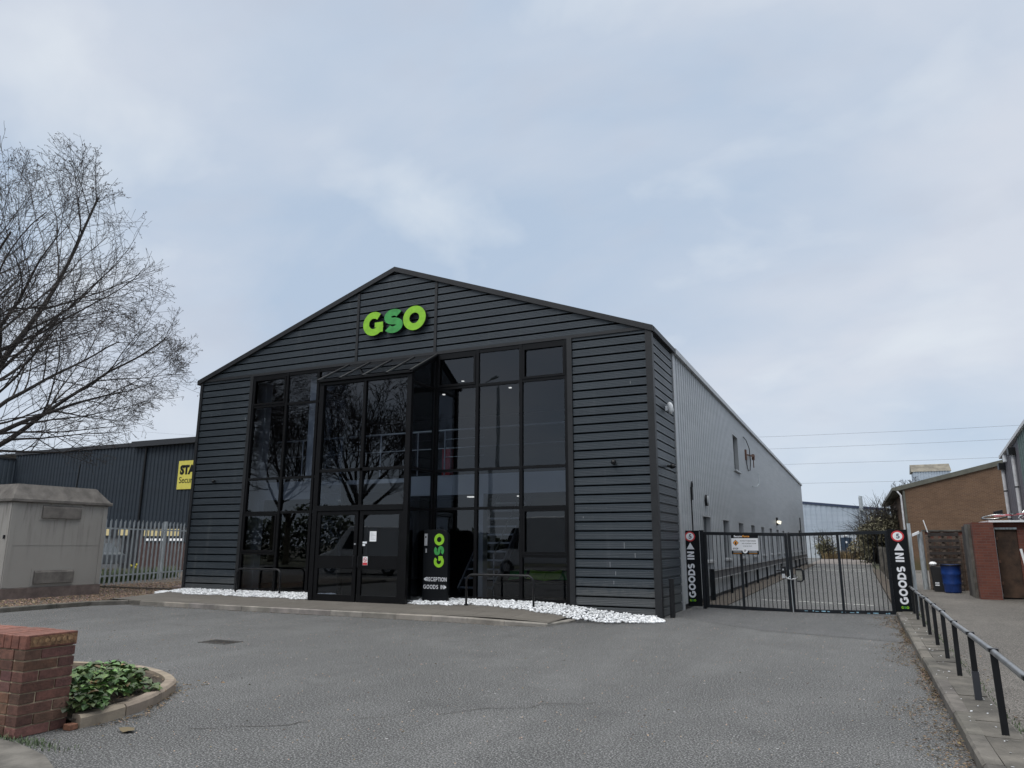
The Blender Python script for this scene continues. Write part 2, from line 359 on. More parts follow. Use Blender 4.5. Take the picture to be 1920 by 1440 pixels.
# paving in front of the building
def paving_mat():
    mt = bpy.data.materials.new('paving'); mt.use_nodes = True; t = NT(mt.node_tree); b = mt.node_tree.nodes['Principled BSDF']; b.inputs['Roughness'].default_value = .85
    g = t.n('ShaderNodeNewGeometry'); bt = t.n('ShaderNodeTexBrick'); bt.inputs['Scale'].default_value = 1; bt.inputs['Brick Width'].default_value = .9; bt.inputs['Row Height'].default_value = .6
    bt.inputs['Mortar Size'].default_value = .010; bt.inputs['Color1'].default_value = (.125,.113,.097,1); bt.inputs['Color2'].default_value = (.10,.09,.078,1); bt.inputs['Mortar'].default_value = (.05,.045,.038,1)
    t.l(g.outputs['Position'], bt.inputs['Vector']); n = t.noise(g.outputs['Position'], 3.2, 6, .65); n2 = t.noise(g.outputs['Position'], 45, 3, .7)
    c = t.mix(t.ramp(n, [(.35, .5), (.6, 0.0)]), bt.outputs[0], (.085,.075,.062)); c = t.mix(t.ramp(n2, [(.55, 0.0), (.7, .5)]), c, (.26,.24,.21)); t.l(c, b.inputs['Base Color'])
    bp = t.n('ShaderNodeBump'); bp.inputs['Strength'].default_value = .4; bp.inputs['Distance'].default_value = .01; t.l(t.math('SUBTRACT', n2, bt.outputs['Fac']), bp.inputs['Height']); t.l(bp.outputs[0], b.inputs['Normal']); return mt
m = MB(); xs = [-.1+i*.4 for i in range(34)]; ys = [-2.62+i*.26 for i in range(13)]
nx = len(xs)
for y in ys:
    for x in xs: m.v.append((x, y, gz(x, y)))
for j in range(len(ys)-1):
    for i in range(nx-1): m.f.append((j*nx+i, j*nx+i+1, (j+1)*nx+i+1, (j+1)*nx+i)); m.c.append(None)
tag(m.build('paving', paving_mat()), kind='structure')
def resample(path, step):
    out = []; pts = [Vector(p) for p in path]; carry = 0
    cur = pts[0]; out.append(cur); need = step
    for i in range(1, len(pts)):
        a, b = cur, pts[i]; d = (b-a).length
        while d >= need:
            a = a+(b-a).normalized()*need; out.append(a); d = (b-a).length; need = step
        need -= d; cur = b
    out.append(pts[-1]); return out
def kerb(name, path, wid, hfn, step, mt, side=1, gap=.004, chamf=.02, sub=1):
    rs = resample(path, step/sub); tone = (1,1,1); m = MB(); rnd = random.Random(3)
    for i in range(len(rs)-1):
        a, b = rs[i], rs[i+1]
        if (b-a).length < .02: continue
        d = (b-a).normalized(); g0 = gap if i % sub == 0 else 0; g1 = gap if i % sub == sub-1 else 0; a2, b2 = a+d*g0, b-d*g1
        if i % sub == 0: tone = rnd.uniform(.78, 1.15); tone = (tone, tone*rnd.uniform(.97, 1.0), tone*rnd.uniform(.92, 1.0)); j = rnd.uniform(-.006, .006)
        def nrm_(k):
            dd = (rs[min(k+1, len(rs)-1)]-rs[max(k-1, 0)]).normalized() if sub > 1 else d
            return Vector((-dd.y, dd.x, 0))*side
        na, nb_ = nrm_(i), nrm_(i+1)
        sec = lambda p, h, n: [p+Vector((0,0,-.08)), p+Vector((0,0,h-chamf)), p+n*chamf+Vector((0,0,h)), p+n*wid+Vector((0,0,h)), p+n*wid+Vector((0,0,-.08))]
        A, B = sec(a2+na*j, hfn(a), na), sec(b2+nb_*j, hfn(b), nb_); k = 5
        m.raw(A+B, [tuple(range(k)), tuple(range(2*k-1, k-1, -1))]+[(q, q+k, (q+1) % k+k, (q+1) % k) for q in range(k)], tone)
    return tag(m.build(name, mt), kind='structure')
arc = [(.56+.9*(1-math.cos(t)), -3.55+.9*math.sin(t), 0) for t in [i*math.pi/2/8 for i in range(9)]]
kerb('kerb', [(.56,-12.4,0)]+arc, .13, lambda p: .115, .9, M['concrete_dirty'], 1)
kerb('kerb', [(1.46,-2.65,0),(10.5,-2.74,0),(12.4,-2.92,0),(12.95,-2.85,0),(13.2,-2.5,0),(13.25,-1.5,0)], .13, lambda p: max(.02, gz(p.x, -2.6)-.006+.0), .9, M['concrete'], 1)
kerb('kerb', [(19.46,-13.0,0),(19.46,2.6,0)], .13, lambda p: .12, .9, M['concrete_dirty'], -1)
m = MB(); rnd = random.Random(5); y = -13
while y < 2.9:
    t = rnd.uniform(.75, 1.05); m.box((19.594, y, 0), (19.85, y+.59, .115+rnd.uniform(-.004, .006)), (t, t*.98, t*.95)); y += .6
tag(m.build('edging_slabs', M['concrete_dirty']), kind='structure')
m = MB(); m.box((19.5,3.2,-.02),(19.85,36,.09)); tag(m.build('boundary_strip', M['gravel']), kind='structure')
bedpath = [(8.6,-10.2,0),(9.6,-10.0,0),(10.3,-9.86,0),(11.05,-10.0,0),(11.66,-10.30,0),(12.02,-10.72,0),(12.3,-11.2,0),(12.44,-11.7,0),(12.45,-12.0,0)]
def catmull(P, n=6):
    P = [Vector(p) for p in P]; Q = [P[0]]+P+[P[-1]]; out = []
    for i in range(1, len(Q)-2):
        for k in range(n):
            t = k/n; out.append(.5*((2*Q[i])+(Q[i+1]-Q[i-1])*t+(2*Q[i-1]-5*Q[i]+4*Q[i+1]-Q[i+2])*t*t+(3*Q[i]-Q[i-1]-3*Q[i+1]+Q[i+2])*t**3))
    return out+[P[-1]]
kerb('kerb', catmull(bedpath), .12, lambda p: .11, .66, M['edging'], -1, gap=.006, chamf=.025, sub=6)
m = MB(); m.face([(x-.06, y-.06, .075) for x, y, _ in bedpath]+[(12.3,-12.03,.075),(8.6,-12.03,.075)][::1]); tag(m.build('flower_bed', M['soil']), kind='structure')
sheet('tarmac_patch', [(14.9,2.9,.004),(14.75,.9,.004),(15.6,-.2,.004),(17.0,-1.5,.004),(19.45,-2.3,.004),(19.45,2.9,.004)], asphalt_mat('patch', (.064,.065,.066), (.082,.083,.084), (.20,.20,.20), 80))
m = MB(); rnd = random.Random(44)
for a, b in (((2.2,-6.6),(9.4,-5.1)),((9.4,-5.1),(14.2,-4.3)),((13.4,-11.6),(16.2,-9.0)),((5.5,-9.5),(8.2,-6.2))):
    a, b = Vector((*a,.0045)), Vector((*b,.0045)); k = 26; pts = [a.lerp(b, i/k)+Vector((rnd.gauss(0,.05), rnd.gauss(0,.05), 0)) for i in range(k+1)]
    for p, q in zip(pts, pts[1:]):
        if rnd.random() < .8: d_ = (q-p).normalized(); n_ = Vector((-d_.y, d_.x, 0))*rnd.uniform(.003,.008); m.face([p-n_, q-n_*.8, q+n_*.8, p+n_])
tag(m.build('tarmac_cracks', M['bedbase']), kind='structure')
e = empty('drain_cover', (9.1,-7.2,0), 'rusty drain grating set in the tarmac with debris round it', 'drain')
m = MB(); gx, gy = 9.1, -7.2
for a in ((-.3,-.2,.3,-.16),(-.3,.16,.3,.2),(-.3,-.16,-.26,.16),(.26,-.16,.3,.16)): m.box((gx+a[0],gy+a[1],.002),(gx+a[2],gy+a[3],.009))
m.build('frame', M['rail_dirt'], e)
m = MB(); [m.box((gx-.24+.062*k,gy-.16,.003),(gx-.222+.062*k,gy+.16,.008)) for k in range(8)]; m.build('bars', M['rail_dirt'], e)
# paint marks inside the gate
m = MB(); rnd = random.Random(4)
x = 16.1
while x < 18.95:
    L = rnd.uniform(.08, .35); yy = 6.55-(x-17.15)*.35 if x > 17.15 else 6.55+(17.15-x)*.15
    m.face([(x,yy,.004),(x+L,yy-.02,.004),(x+L,yy+.13,.004),(x,yy+.15,.004)]); x += L+rnd.uniform(.03, .12)
for yy, x0, x1 in ((34.5,15.9,19.1),(37.5,15.9,18.9),(46,15.6,19.2)):
    x = x0
    while x < x1:
        L = rnd.uniform(.3, .8); m.face([(x,yy,.004),(x+L,yy,.004),(x+L,yy+.35,.004),(x,yy+.35,.004)]); x += L+rnd.uniform(.05, .3)
tag(m.build('paint_markings', M['line']), kind='structure')

# ------------------------------------------------------------------ stuff: pebbles, chips, litter
ICO = [(0,0,1),(.894,0,.447),(.276,.851,.447),(-.724,.526,.447),(-.724,-.526,.447),(.276,-.851,.447),(.724,.526,-.447),(-.276,.851,-.447),(-.894,0,-.447),(-.276,-.851,-.447),(.724,-.526,-.447),(0,0,-1)]
ICF = [(0,1,2),(0,2,3),(0,3,4),(0,4,5),(0,5,1),(1,6,2),(2,7,3),(3,8,4),(4,9,5),(5,10,1),(6,7,2),(7,8,3),(8,9,4),(9,10,5),(10,6,1),(7,6,11),(8,7,11),(9,8,11),(10,9,11),(6,10,11)]
def stones(name, n, fn, mt, smin, smax, flat=.65, tone=(.8,1.1), sm=True, tint=0):
    m = MB(); rnd = random.Random(11)
    for _ in range(n):
        p = fn(rnd)
        if p is None: continue
        s = rnd.uniform(smin, smax); a = rnd.uniform(0, 6.28); ca, sa = math.cos(a), math.sin(a); sx_, sy, sz = s*rnd.uniform(.75,1.3), s*rnd.uniform(.6,1), s*flat*rnd.uniform(.7,1.1)
        tx, ty = rnd.uniform(-.3,.3), rnd.uniform(-.3,.3)
        t = rnd.uniform(*tone); tt = (t, t*(1-rnd.uniform(0,tint)), t*(1-rnd.uniform(0,tint)*1.6))
        vs = []
        for (x, y, z) in ICO:
            k = rnd.uniform(.85, 1.12); X, Y, Z = x*sx_*k, y*sy*k, z*sz*k; Z += X*tx+Y*ty
            vs.append((p[0]+X*ca-Y*sa, p[1]+X*sa+Y*ca, p[2]+Z))
        m.raw(vs, ICF, tt)
    return tag(m.build(name, mt, smooth=sm), kind='stuff')
def lerp_path(x, pts):
    for (a, b), (c, d) in zip(pts, pts[1:]):
        if a <= x <= c: return b+(d-b)*(x-a)/(c-a)
    return None
PF = [(-.75,-.35),(-.3,-.65),(1.67,-1.12),(3.2,-1.10),(5.86,-1.15),(5.87,9),(8.77,9),(8.78,-1.25),(10.5,-.95),(11.6,-1.12),(12.4,-1.45),(13.4,-1.75),(14.2,-1.62),(14.8,-1.2),(15.2,-.8)]
def pebb(rnd):
    x = rnd.uniform(-.75, 15.0); yf = lerp_path(x, PF)
    if yf is None or yf > 1: return None
    yf += .07*math.sin(x*3.1)+.05*math.sin(x*8)
    y1 = -.06 if x < 14.65 else -.35-(x-14.65)*1.5
    if y1 < yf: return None
    y = rnd.uniform(yf, y1); e = min(1, (y-yf)/.18)
    return (x, y, gz(x, y)+.012+.03*e*rnd.random())
stones('white_pebbles', 10500, pebb, M['pebble'], .016, .042, tone=(.62,1.14))
def chips(rnd):
    if rnd.random() < .5: x, y = rnd.uniform(-1.95, .38), rnd.uniform(-8, .8)
    else: x, y = rnd.uniform(-5, -.1), rnd.uniform(-1.2, 5)
    return (x, y, (.09 if y < .9 else .15)+rnd.uniform(0,.02))
stones('gravel_chips', 8000, chips, M['chip'], .012, .032, tone=(.35,1.25), sm=False, tint=.25)
def flakes(name, n, fn, mt, smin, smax, label=None, tone=(.4,1.2)):
    m = MB(); rnd = random.Random(23)
    for _ in range(n):
        p = fn(rnd)
        if p is None: continue
        s = rnd.uniform(smin, smax); a = rnd.uniform(0, 6.28); d = Vector((math.cos(a), math.sin(a), rnd.uniform(-.15,.3))); e = Vector((-d.y, d.x, rnd.uniform(-.4,.4)))*rnd.uniform(.35,.7)
        c = Vector(p); t = rnd.uniform(*tone); col = (t, t*rnd.uniform(.8,1.02), t*rnd.uniform(.6,1))
        m.face([c-d*s, c-e*s*.8+Vector((0,0,s*.25)), c+d*s*.8, c+e*s+Vector((0,0,s*.3))], col)
    return tag(m.build(name, mt), kind='stuff')
def lit_kerb(rnd):
    y = rnd.uniform(-12.6, 2.6); w = .14+.10*math.sin(y*1.3)+.08*math.sin(y*3.7); return (19.46-abs(rnd.gauss(0, max(.05, w))), y, rnd.uniform(.004,.03))
flakes('leaf_litter', 5200, lit_kerb, M['leaf_dead'], .006, .021, tone=(.15,1.1))
def lit_all(rnd):
    q = rnd.random()
    if q < .10:
        y = rnd.uniform(-11.9,-10.5); return (12.47-max(0,(y+11.4))*.75+abs(rnd.gauss(0,.09)), y, .012)
    if .10 <= q < .12: return (rnd.uniform(1.4,12.6), -2.80-abs(rnd.gauss(0,.05)), .006)
    if q < .14: return (9.1+rnd.gauss(0,.35), -7.2+rnd.gauss(0,.12), .008) if rnd.random() < .45 else (rnd.uniform(1,19), rnd.uniform(-12,-3), .006)
    if q < .45: x = rnd.uniform(14.75,15.5); return (x, rnd.uniform(3.5,30), .045)
    if q < .62: return (rnd.uniform(19.3,19.85), rnd.uniform(3.5,35), .1)
    if q < .80: return (rnd.uniform(-3,.3), rnd.uniform(-1.5,5), .13)
    if q < .9: return (19.9+abs(rnd.gauss(0,.12)), rnd.uniform(-10,3), .115)
    return (rnd.uniform(1,19.3), rnd.uniform(-12.5,-3), .008)
flakes('leaf_litter', 3000, lit_all, M['leaf_dead'], .006, .022, tone=(.2,1.3))
def drops(rnd):
    y = rnd.uniform(-12.5,2.5); return (rnd.uniform(19.44,19.84) if rnd.random() < .5 else rnd.uniform(15,19.4), y, .1215 if False else .004)
def kdrops(rnd): return (rnd.uniform(19.49,19.83), rnd.uniform(-12.5,2.5), .120)
stones('bird_droppings', 70, kdrops, M['inwhite'], .006, .018, flat=.12, tone=(.8,1.0))
def kfoot(rnd): return (rnd.uniform(1.4,12.9), -2.80-abs(rnd.gauss(0,.05)), .004)
flakes('leaf_litter', 1300, kfoot, M['leaf_dead'], .006, .02, tone=(.1,.7))
def grit(rnd):
    return (rnd.uniform(.7,19.3), rnd.uniform(-12.6,3), .004)
stones('loose_grit', 3500, grit, M['chip'], .004, .009, tone=(.7,2.0), sm=False, tint=.1)
def weeds(name, n, fn, h0, h1, mt, wd=.004):
    m = MB(); rnd = random.Random(31)
    for _ in range(n):
        p = fn(rnd)
        if p is None: continue
        p = Vector(p); a = rnd.uniform(0, 6.28); h = rnd.uniform(h0, h1); d = Vector((math.cos(a), math.sin(a), 0)); s = Vector((-d.y, d.x, 0))*wd
        t = rnd.uniform(.6,1.5)
        m.face([p-s, p+s, p+d*h*.25+s*.6+Vector((0,0,h*.6)), p+d*h*.25-s*.6+Vector((0,0,h*.6))], (t,t,t*.8)); m.face([p+d*h*.25+s*.6+Vector((0,0,h*.6)), p+d*h*.25-s*.6+Vector((0,0,h*.6)), p+d*h*.55+Vector((0,0,h))], (t,t,t*.8))
    return tag(m.build(name, mt), kind='stuff')
def wd_(rnd):
    q = rnd.random()
    if q < .25: return (rnd.gauss(12.5,.3), -12.52+rnd.gauss(0,.05), .01)
    if q < .7: return (19.87+abs(rnd.gauss(0,.03)), rnd.uniform(-12,3), .1)
    return (rnd.uniform(20.6,22.5), rnd.gauss(29.9,.3), .1)
weeds('grass_tufts', 1300, wd_, .012, .045, M['blade'])

# ------------------------------------------------------------------ profile cladding
W, L, HE, HA = 14.69, 52.0, 6.729, 9.37
def xl_roof(z): return 0 if z <= HE else W/2*(z-HE)/(HA-HE)
def xr_roof(z): return W-xl_roof(z)
Z0, PM = 6.7755, .21200
def row_profile(zlo, zhi, zline0=Z0):
    """(z, out) points; grooves centred on zline0 - k*PM"""
    pts = []; k = math.ceil((zline0-zhi)/PM)-1
    zs = []
    while True:
        zc_ = zline0-k*PM
        if zc_ < zlo-PM: break
        g = .016
        prof = [(zc_+g+.006, .036), (zc_+g, .0), (zc_-g+.004, .0), (zc_-g-.014, .036)]
        pan = PM-2*g-.020
        for a in (.27, .5, .73): zz = zc_-g-.014-pan*a; prof += [(zz+.008,.036),(zz+.003,.032),(zz-.003,.032),(zz-.008,.036)]
        zs += prof; k += 1
    zs = [q for q in zs if zlo < q[0] < zhi]
    def at(z):
        return .036
    return [(zhi, .036)]+zs+[(zlo, .036)]
def clad_rows(m, xl, xr, zlo, zhi, zline0=Z0, plane='front', x0=0.0):
    pr = row_profile(zlo, zhi, zline0)
    for (za, oa), (zb, ob) in zip(pr, pr[1:]):
        if za-zb < 1e-6: continue
        A = (xl(za), xr(za)); B = (xl(zb), xr(zb))
        if A[1]-A[0] < .005 and B[1]-B[0] < .005: continue
        if plane == 'front': m.face([(B[0],-ob,zb),(B[1],-ob,zb),(A[1],-oa,za),(A[0],-oa,za)])
        else: m.face([(x0+ob,B[0],zb),(x0+ob,B[1],zb),(x0+oa,A[1],za),(x0+oa,A[0],za)])
def corr(m, P0, D, N, length, z0, z1, pitch=.2, depth=.03, u0=0.0):
    """vertical trapezoid sheeting along D starting at P0; N outward; z0,z1 functions of distance or numbers"""
    P0, D, N = Vector(P0), Vector(D), Vector(N); us = []; k = math.floor(u0/pitch)
    for i in range(k, int((u0+length)/pitch)+2):
        b = i*pitch
        us += [(b, 0), (b+pitch*.12, depth), (b+pitch*.62, depth), (b+pitch*.74, 0)]
    
    def pr(x):
        t = (x/pitch) % 1.0
        return depth*(t/.12 if t < .12 else 1 if t < .62 else (.74-t)/.12 if t < .74 else 0)
    us = [q for q in us if u0+1e-5 < q[0] < u0+length-1e-5]; us = [(u0, pr(u0))]+us+[(u0+length, pr(u0+length))]
    f0 = z0 if callable(z0) else (lambda q: z0); f1 = z1 if callable(z1) else (lambda q: z1)
    for (ua, oa), (ub, ob) in zip(us, us[1:]):
        if ub-ua < 1e-6: continue
        a, b = P0+D*ua+N*oa, P0+D*ub+N*ob
        m.face([(a.x,a.y,f0(ua)),(b.x,b.y,f0(ub)),(b.x,b.y,f1(ub)),(a.x,a.y,f1(ua))])

# ------------------------------------------------------------------ main building
B = empty('warehouse', (W/2,0,0), 'dark gabled warehouse with glazed office front and silver sides', 'building')
m = MB(); clad_rows(m, lambda z: .1, lambda z: 2.12, .05, 6.66); clad_rows(m, lambda z: 12.72, lambda z: W-.09, .02, 6.66)
m.build('front_cladding', M['clad'], B)
m = MB(); zg = 6.90+12*PM
for a, b in ((None, 6.06), (6.14, 8.70), (8.78, None)):
    xl = (lambda z, a=a: max(xl_roof(z)+.02, a if a else 0)); xr = (lambda z, b=b: min(xr_roof(z)-.02, b if b else 99))
    clad_rows(m, lambda z, xl=xl, xr=xr: min(xl(z), max(xr(z), xl_roof(z))), lambda z, xl=xl, xr=xr: max(xr(z), min(xl(z), max(xr(z), xl_roof(z)))), 6.74, HA-.06, zg)
m.build('gable_cladding', M['clad'], B)
m = MB(); clad_rows(m, lambda z: .08, lambda z: 2.2, .02, HE-.12, plane='side', x0=W); m.build('return_cladding', M['clad'], B)
m = MB(); rnd = random.Random(77)
for x, z0, z1 in ((13.93,1.5,1.64),(14.18,1.30,1.40),(13.58,1.08,1.2),(13.71,.90,.99),(13.66,.70,.78),(14.2,5.35,5.42),(2.0,5.30,5.40),(12.95,2.2,2.24)):
    m = MB(); m.box((x-.006,-.0385,z0),(x+.006,-.0362,z1)); m.build('scuff_mark', M['inwall2'], B)
# backing walls
m = MB(); m.box((.06,.0,0),(2.12,.10,6.7)); m.box((12.72,.0,0),(W-.02,.10,6.7)); m.prism([(0.05,0,6.66),(W-.05,0,6.66),(W-.05,0,HE-.03),(W/2,0,HA-.04),(.05,0,HE-.03)], (0,.1,0)); m.box((W-.10,.1,0),(W-.001,2.3,HE-.05))
m.build('backing_wall', M['groove'], B)
# trims
m = MB(); m.box((0,-.075,0),(.1,.1,HE-.02)); m.build('corner_trim', M['clad_trim'], B)
m = MB(); m.box((W-.085,-.075,0),(W+.075,.0,HE-.02)); m.box((W+.001,0,0),(W+.075,.085,HE-.02)); m.build('corner_trim', M['clad_trim'], B)
m = MB(); m.box((.1,-.07,6.655),(W-.09,.02,6.735)); m.box((2.12,-.075,.05),(2.24,.09,6.655)); m.box((12.6,-.075,.05),(12.73,.09,6.655)); m.box((6.06,-.062,6.735),(6.14,0,8.80)); m.box((8.70,-.062,6.735),(8.78,0,8.86))
m.build('flashing', M['clad_trim'], B)
def slope_box(m, xa, za, xb, zb, y0, y1, dz):
    m.prism([(xa,y0,za-dz),(xb,y0,zb-dz),(xb,y0,zb),(xa,y0,za)], (0,y1-y0,0))
m = MB(); slope_box(m, -.12, HE-.0, W/2, HA+.06, -.11, .06, .145); slope_box(m, W/2, HA+.06, W+.12, HE-.0, -.11, .06, .145); m.build('verge_trim', M['clad_trim'], B)
m = MB(); slope_box(m, -.1, HE+.02, W/2, HA+.075, .06, L, .07); slope_box(m, W/2, HA+.075, W+.1, HE+.02, .06, L, .07); m.build('roof', M['side'], B)
# side wall, silver, with window openings
side = MB(); YW = [5.42+3.64*k for k in range(13)]
segs = []; cur = 2.42
for y0 in YW:
    segs.append((cur, y0, 0, 6.62)); segs.append((y0, y0+1.3, 0, 1.12)); segs.append((y0, y0+1.3, 2.45, 6.62)); cur = y0+1.3
segs.append((cur, L, 0, 6.62))
UP = (12.45, 13.85, 4.42, 5.85)
out = []
for s in segs:
    if s[0] < UP[0] and s[1] > UP[0] or s[0] < UP[1] and s[1] > UP[1] or (s[0] >= UP[0] and s[1] <= UP[1]):
        if s[3] < 3: out.append(s); continue
        a, b = max(s[0], UP[0]), min(s[1], UP[1])
        if s[0] < a: out.append((s[0], a, s[2], s[3]))
        if s[1] > b: out.append((b, s[1], s[2], s[3]))
        out.append((a, b, s[2], UP[2])); out.append((a, b, UP[3], s[3]))
    else: out.append(s)
for a, b, z0, z1 in out: corr(side, (W+.005,0,0), (0,1,0), (1,0,0), b-a, z0 if z0 else .05, z1, .3, .042, a)
side.build('side_cladding', M['side'], B)
m = MB(); m.box((.0,.1,0),(.02,L,HE-.05)); m.box((0.02,L-.02,0),(W,L,HE-.04)); m.box((W-.2,2.3,0),(W-.12,L-.02,1.11)); m.box((W-.2,2.3,2.46),(W-.12,L-.02,4.4)); m.box((W-.2,2.3,5.86),(W-.12,L-.02,HE-.05))
m.build('rear_wall', M['side'], B)
m = MB(); m.box((W-.02,2.22,0),(W+.06,2.42,6.62)); m.build('white_corner_flashing', M['side_trim'], B)
m = MB(); m.box((W-.01,-.0,6.6),(W+.13,2.3,6.72)); m.build('gutter', M['clad_trim'], B)
m = MB(); m.box((W-.01,2.3,6.6),(W+.14,L+.05,6.66)); m.box((W+.08,2.3,6.66),(W+.14,L+.05,6.74)); m.build('gutter', M['side_trim'], B)
m = MB(); m.box((W+.0,2.3,-.02),(W+.05,L,.12)); m.build('base_trim', M['clad_trim'], B)
def side_window(y0, y1, z0, z1):
    fr = MB(); x = W-.11
    fr.box((x,y0,z0),(W+.045,y0+.035,z1)); fr.box((x,y1-.035,z0),(W+.045,y1,z1)); fr.box((x,y0+.035,z1-.035),(W+.045,y1-.035,z1)); fr.box((x,y0+.035,z0),(W+.045,y1-.035,z0+.03))
    fr.box((x,(y0+y1)/2-.02,z0+.03),(x+.05,(y0+y1)/2+.02,z1-.035))
    w_ = fr.build('window', M['side_trim'], B)
    g = MB(); g.box((x+.005,y0+.035,z0+.03),(x+.015,y1-.035,z1-.035)); g.build('pane', M['vanglass'], w_)
    s = MB(); s.box((W+.045,y0-.07,z0-.05),(W+.13,y1+.07,z0+.005)); s.build('sill', M['side_trim'], w_)
for y0 in YW: side_window(y0, y0+1.3, 1.12, 2.45)
side_window(*UP)
# curtain wall
XM = [2.24,3.60,4.77,5.87,8.82,10.07,11.33,12.6]; ZT = [6.655,5.68,3.47,2.48]
m = MB()
def vb(x, w=.08, z0=.22, z1=6.655): m.box((x-w/2,-.06,z0),(x+w/2,.05,z1))
for x in XM[1:-1]: vb(x, .085 if x not in (5.87,8.82) else .1)
for x in (XM[0]+.04, XM[-1]-.04): vb(x, .08)
def hb(z, xa, xb, h=.07, yo=-.05): m.box((xa,yo,z-h/2),(xb,.045,z+h/2))
for i in range(len(XM)-1):
    a, b = XM[i]+.044, XM[i+1]-.044
    if i == 3: zz = [6.60]
    else: zz = [6.60,5.68,3.47,2.48,.27]
    if i in (0, 6): zz.append(1.31)
    for z in zz: hb(z, a, b, .09 if z in (6.60,.27) else .07)
# opening lights (casement frames)
for i, z0, z1 in ((0,5.72,6.55),(4,5.72,6.55),(6,5.72,6.55),(0,1.35,2.44),(6,1.35,2.44)):
    a, b = XM[i]+.05, XM[i+1]-.05
    m.box((a,-.072,z0),(b,-.052,z0+.06)); m.box((a,-.072,z1-.06),(b,-.052,z1)); m.box((a,-.072,z0+.06),(a+.06,-.052,z1-.06)); m.box((b-.06,-.072,z0+.06),(b,-.052,z1-.06))
cw = m.build('curtain_wall', M['frame'], B)
for i in range(len(XM)-1):
    a, b = XM[i]+.03, XM[i+1]-.03
    if i == 3: continue
    zz = [6.60,5.68,3.47,2.48]+([1.31] if i in (0,6) else [])+[.27]
    for z1, z0 in zip(zz, zz[1:]):
        tl = random.uniform(-.007,.007); t2 = random.uniform(-.006,.006)
        g = MB(); g.face([(a,-.01+tl,z0),(b,-.01-tl,z0),(b,-.01-tl+t2,z1),(a,-.01+tl+t2,z1)]); g.build('pane', M['pane'], cw)
for a_, b_ in ((2.24,5.84),(8.85,12.6)): m = MB(); m.box((a_,-.05,.0),(b_,.05,.22)); m.build('plinth', M['black_matt'], B)
# entrance porch: x 5.87..8.82, y -1.27..0
XA, XB, YP, ZE = 5.87, 8.82, -1.27, 5.80
m = MB()
for x in (XA, XB-.14): m.box((x,YP,.12),(x+.14,YP+.12,ZE))
m.box((XA,YP,ZE),(XB,YP+.12,ZE+.14)); m.box((XA-.06,YP-.08,ZE+.08),(XB+.06,YP,ZE+.15))
m.box((7.31,YP+.01,2.55),(7.40,YP+.10,ZE)); m.box((XA+.14,YP+.01,3.43),(XB-.14,YP+.10,3.51)); m.box((XA+.14,YP-.01,2.42),(XB-.14,YP+.11,2.56))
for x in (XA, XB-.07):
    m.box((x,-.12,.12),(x+.07,-.06,6.55))
    for z in (.2,2.46,3.46,5.68): m.box((x+.005,YP+.12,z-.035),(x+.065,-.12,z+.035))
    m.prism([(x,YP,ZE+.14),(x,YP+.14,ZE+.14),(x,-.06,6.50),(x,-.06,6.62)], (.07,0,0))
porch = m.build('entrance_porch', M['frame'], B, bevel=.004)
def pane(a, mt='pane', par=None): g = MB(); g.face(a); g.build('pane', M[mt], par)
for xa, xb in ((XA+.14,7.31),(7.40,XB-.14)):
    for z0, z1 in ((2.56,3.43),(3.51,ZE)):
        t2 = random.uniform(-.004,.004); pane([(xa,YP+.06,z0),(xb,YP+.06,z0),(xb,YP+.06+t2,z1),(xa,YP+.06+t2,z1)], par=porch)
for x in (XA+.035, XB-.035):
    for z0, z1 in ((.235,2.425),(2.495,3.425),(3.495,5.645)): pane([(x,YP+.12,z0),(x,-.12,z0),(x,-.12,z1),(x,YP+.12,z1)], par=porch)
    g = MB(); g.face([(x,YP+.12,5.715),(x,-.12,5.715),(x,-.12,6.5),(x,YP+.12,ZE+.16)]); g.build('pane', M['pane'], porch)
sl = (6.66-ZE-.15)/(-YP)
rz_ = lambda y: ZE+.155+(y-YP)*sl
rf = MB(); rf.prism([(XA,YP-.06,rz_(YP-.06)+.018),(XB,YP-.06,rz_(YP-.06)+.018),(XB,-.005,rz_(-.005)+.018),(XA,-.005,rz_(-.005)+.018)], (0,0,.006)); rf = rf.build('porch_roof', M['clear'], B)
for x in (XA-.05, XA+.68, XA+1.43, XA+2.18, XB-.03): m = MB(); m.prism([(x,YP-.08,rz_(YP-.08)),(x,-.0,rz_(0)),(x,0,rz_(0)+.05),(x,YP-.08,rz_(YP-.08)+.05)], (.07,0,0)); m.build('glazing_bar', M['clad_trim'], rf)
# doors
for k, (xa, xb) in enumerate(((6.02,7.33),(7.38,8.67))):
    m = MB(); y0, y1 = YP+.02, YP+.08
    m.box((xa,y0,.16),(xa+.11,y1,2.41)); m.box((xb-.11,y0,.16),(xb,y1,2.41)); m.box((xa+.11,y0,2.31),(xb-.11,y1,2.41)); m.box((xa+.11,y0,.16),(xb-.11,y1,.34)); m.box((xa+.11,y0,.98),(xb-.11,y1,1.30))
    d = m.build('door', M['frame'], B, bevel=.004)
    pane([(xa+.11,YP+.05,1.30),(xb-.11,YP+.05,1.30),(xb-.11,YP+.05,2.31),(xa+.11,YP+.05,2.31)], par=d); pane([(xa+.11,YP+.05,.34),(xb-.11,YP+.05,.34),(xb-.11,YP+.05,.98),(xa+.11,YP+.05,.98)], par=d)
    hx = xb-.05 if k == 0 else xa+.05
    h = MB(); h.tube([(hx,YP-.0,1.0),(hx,YP-.06,1.02),(hx,YP-.06,1.28),(hx,YP,1.3)], .011, 8); h.build('handle', M['black'], d)
    if k == 0: h = MB(); h.lathe([(0,0),(.022,0),(.022,.02),(0,.02)], (0,0,0), 12); h.v = [(x+hx, YP+.015-z, y+1.585) for x, y, z in h.v]; h.build('lock', M['steel'], d)
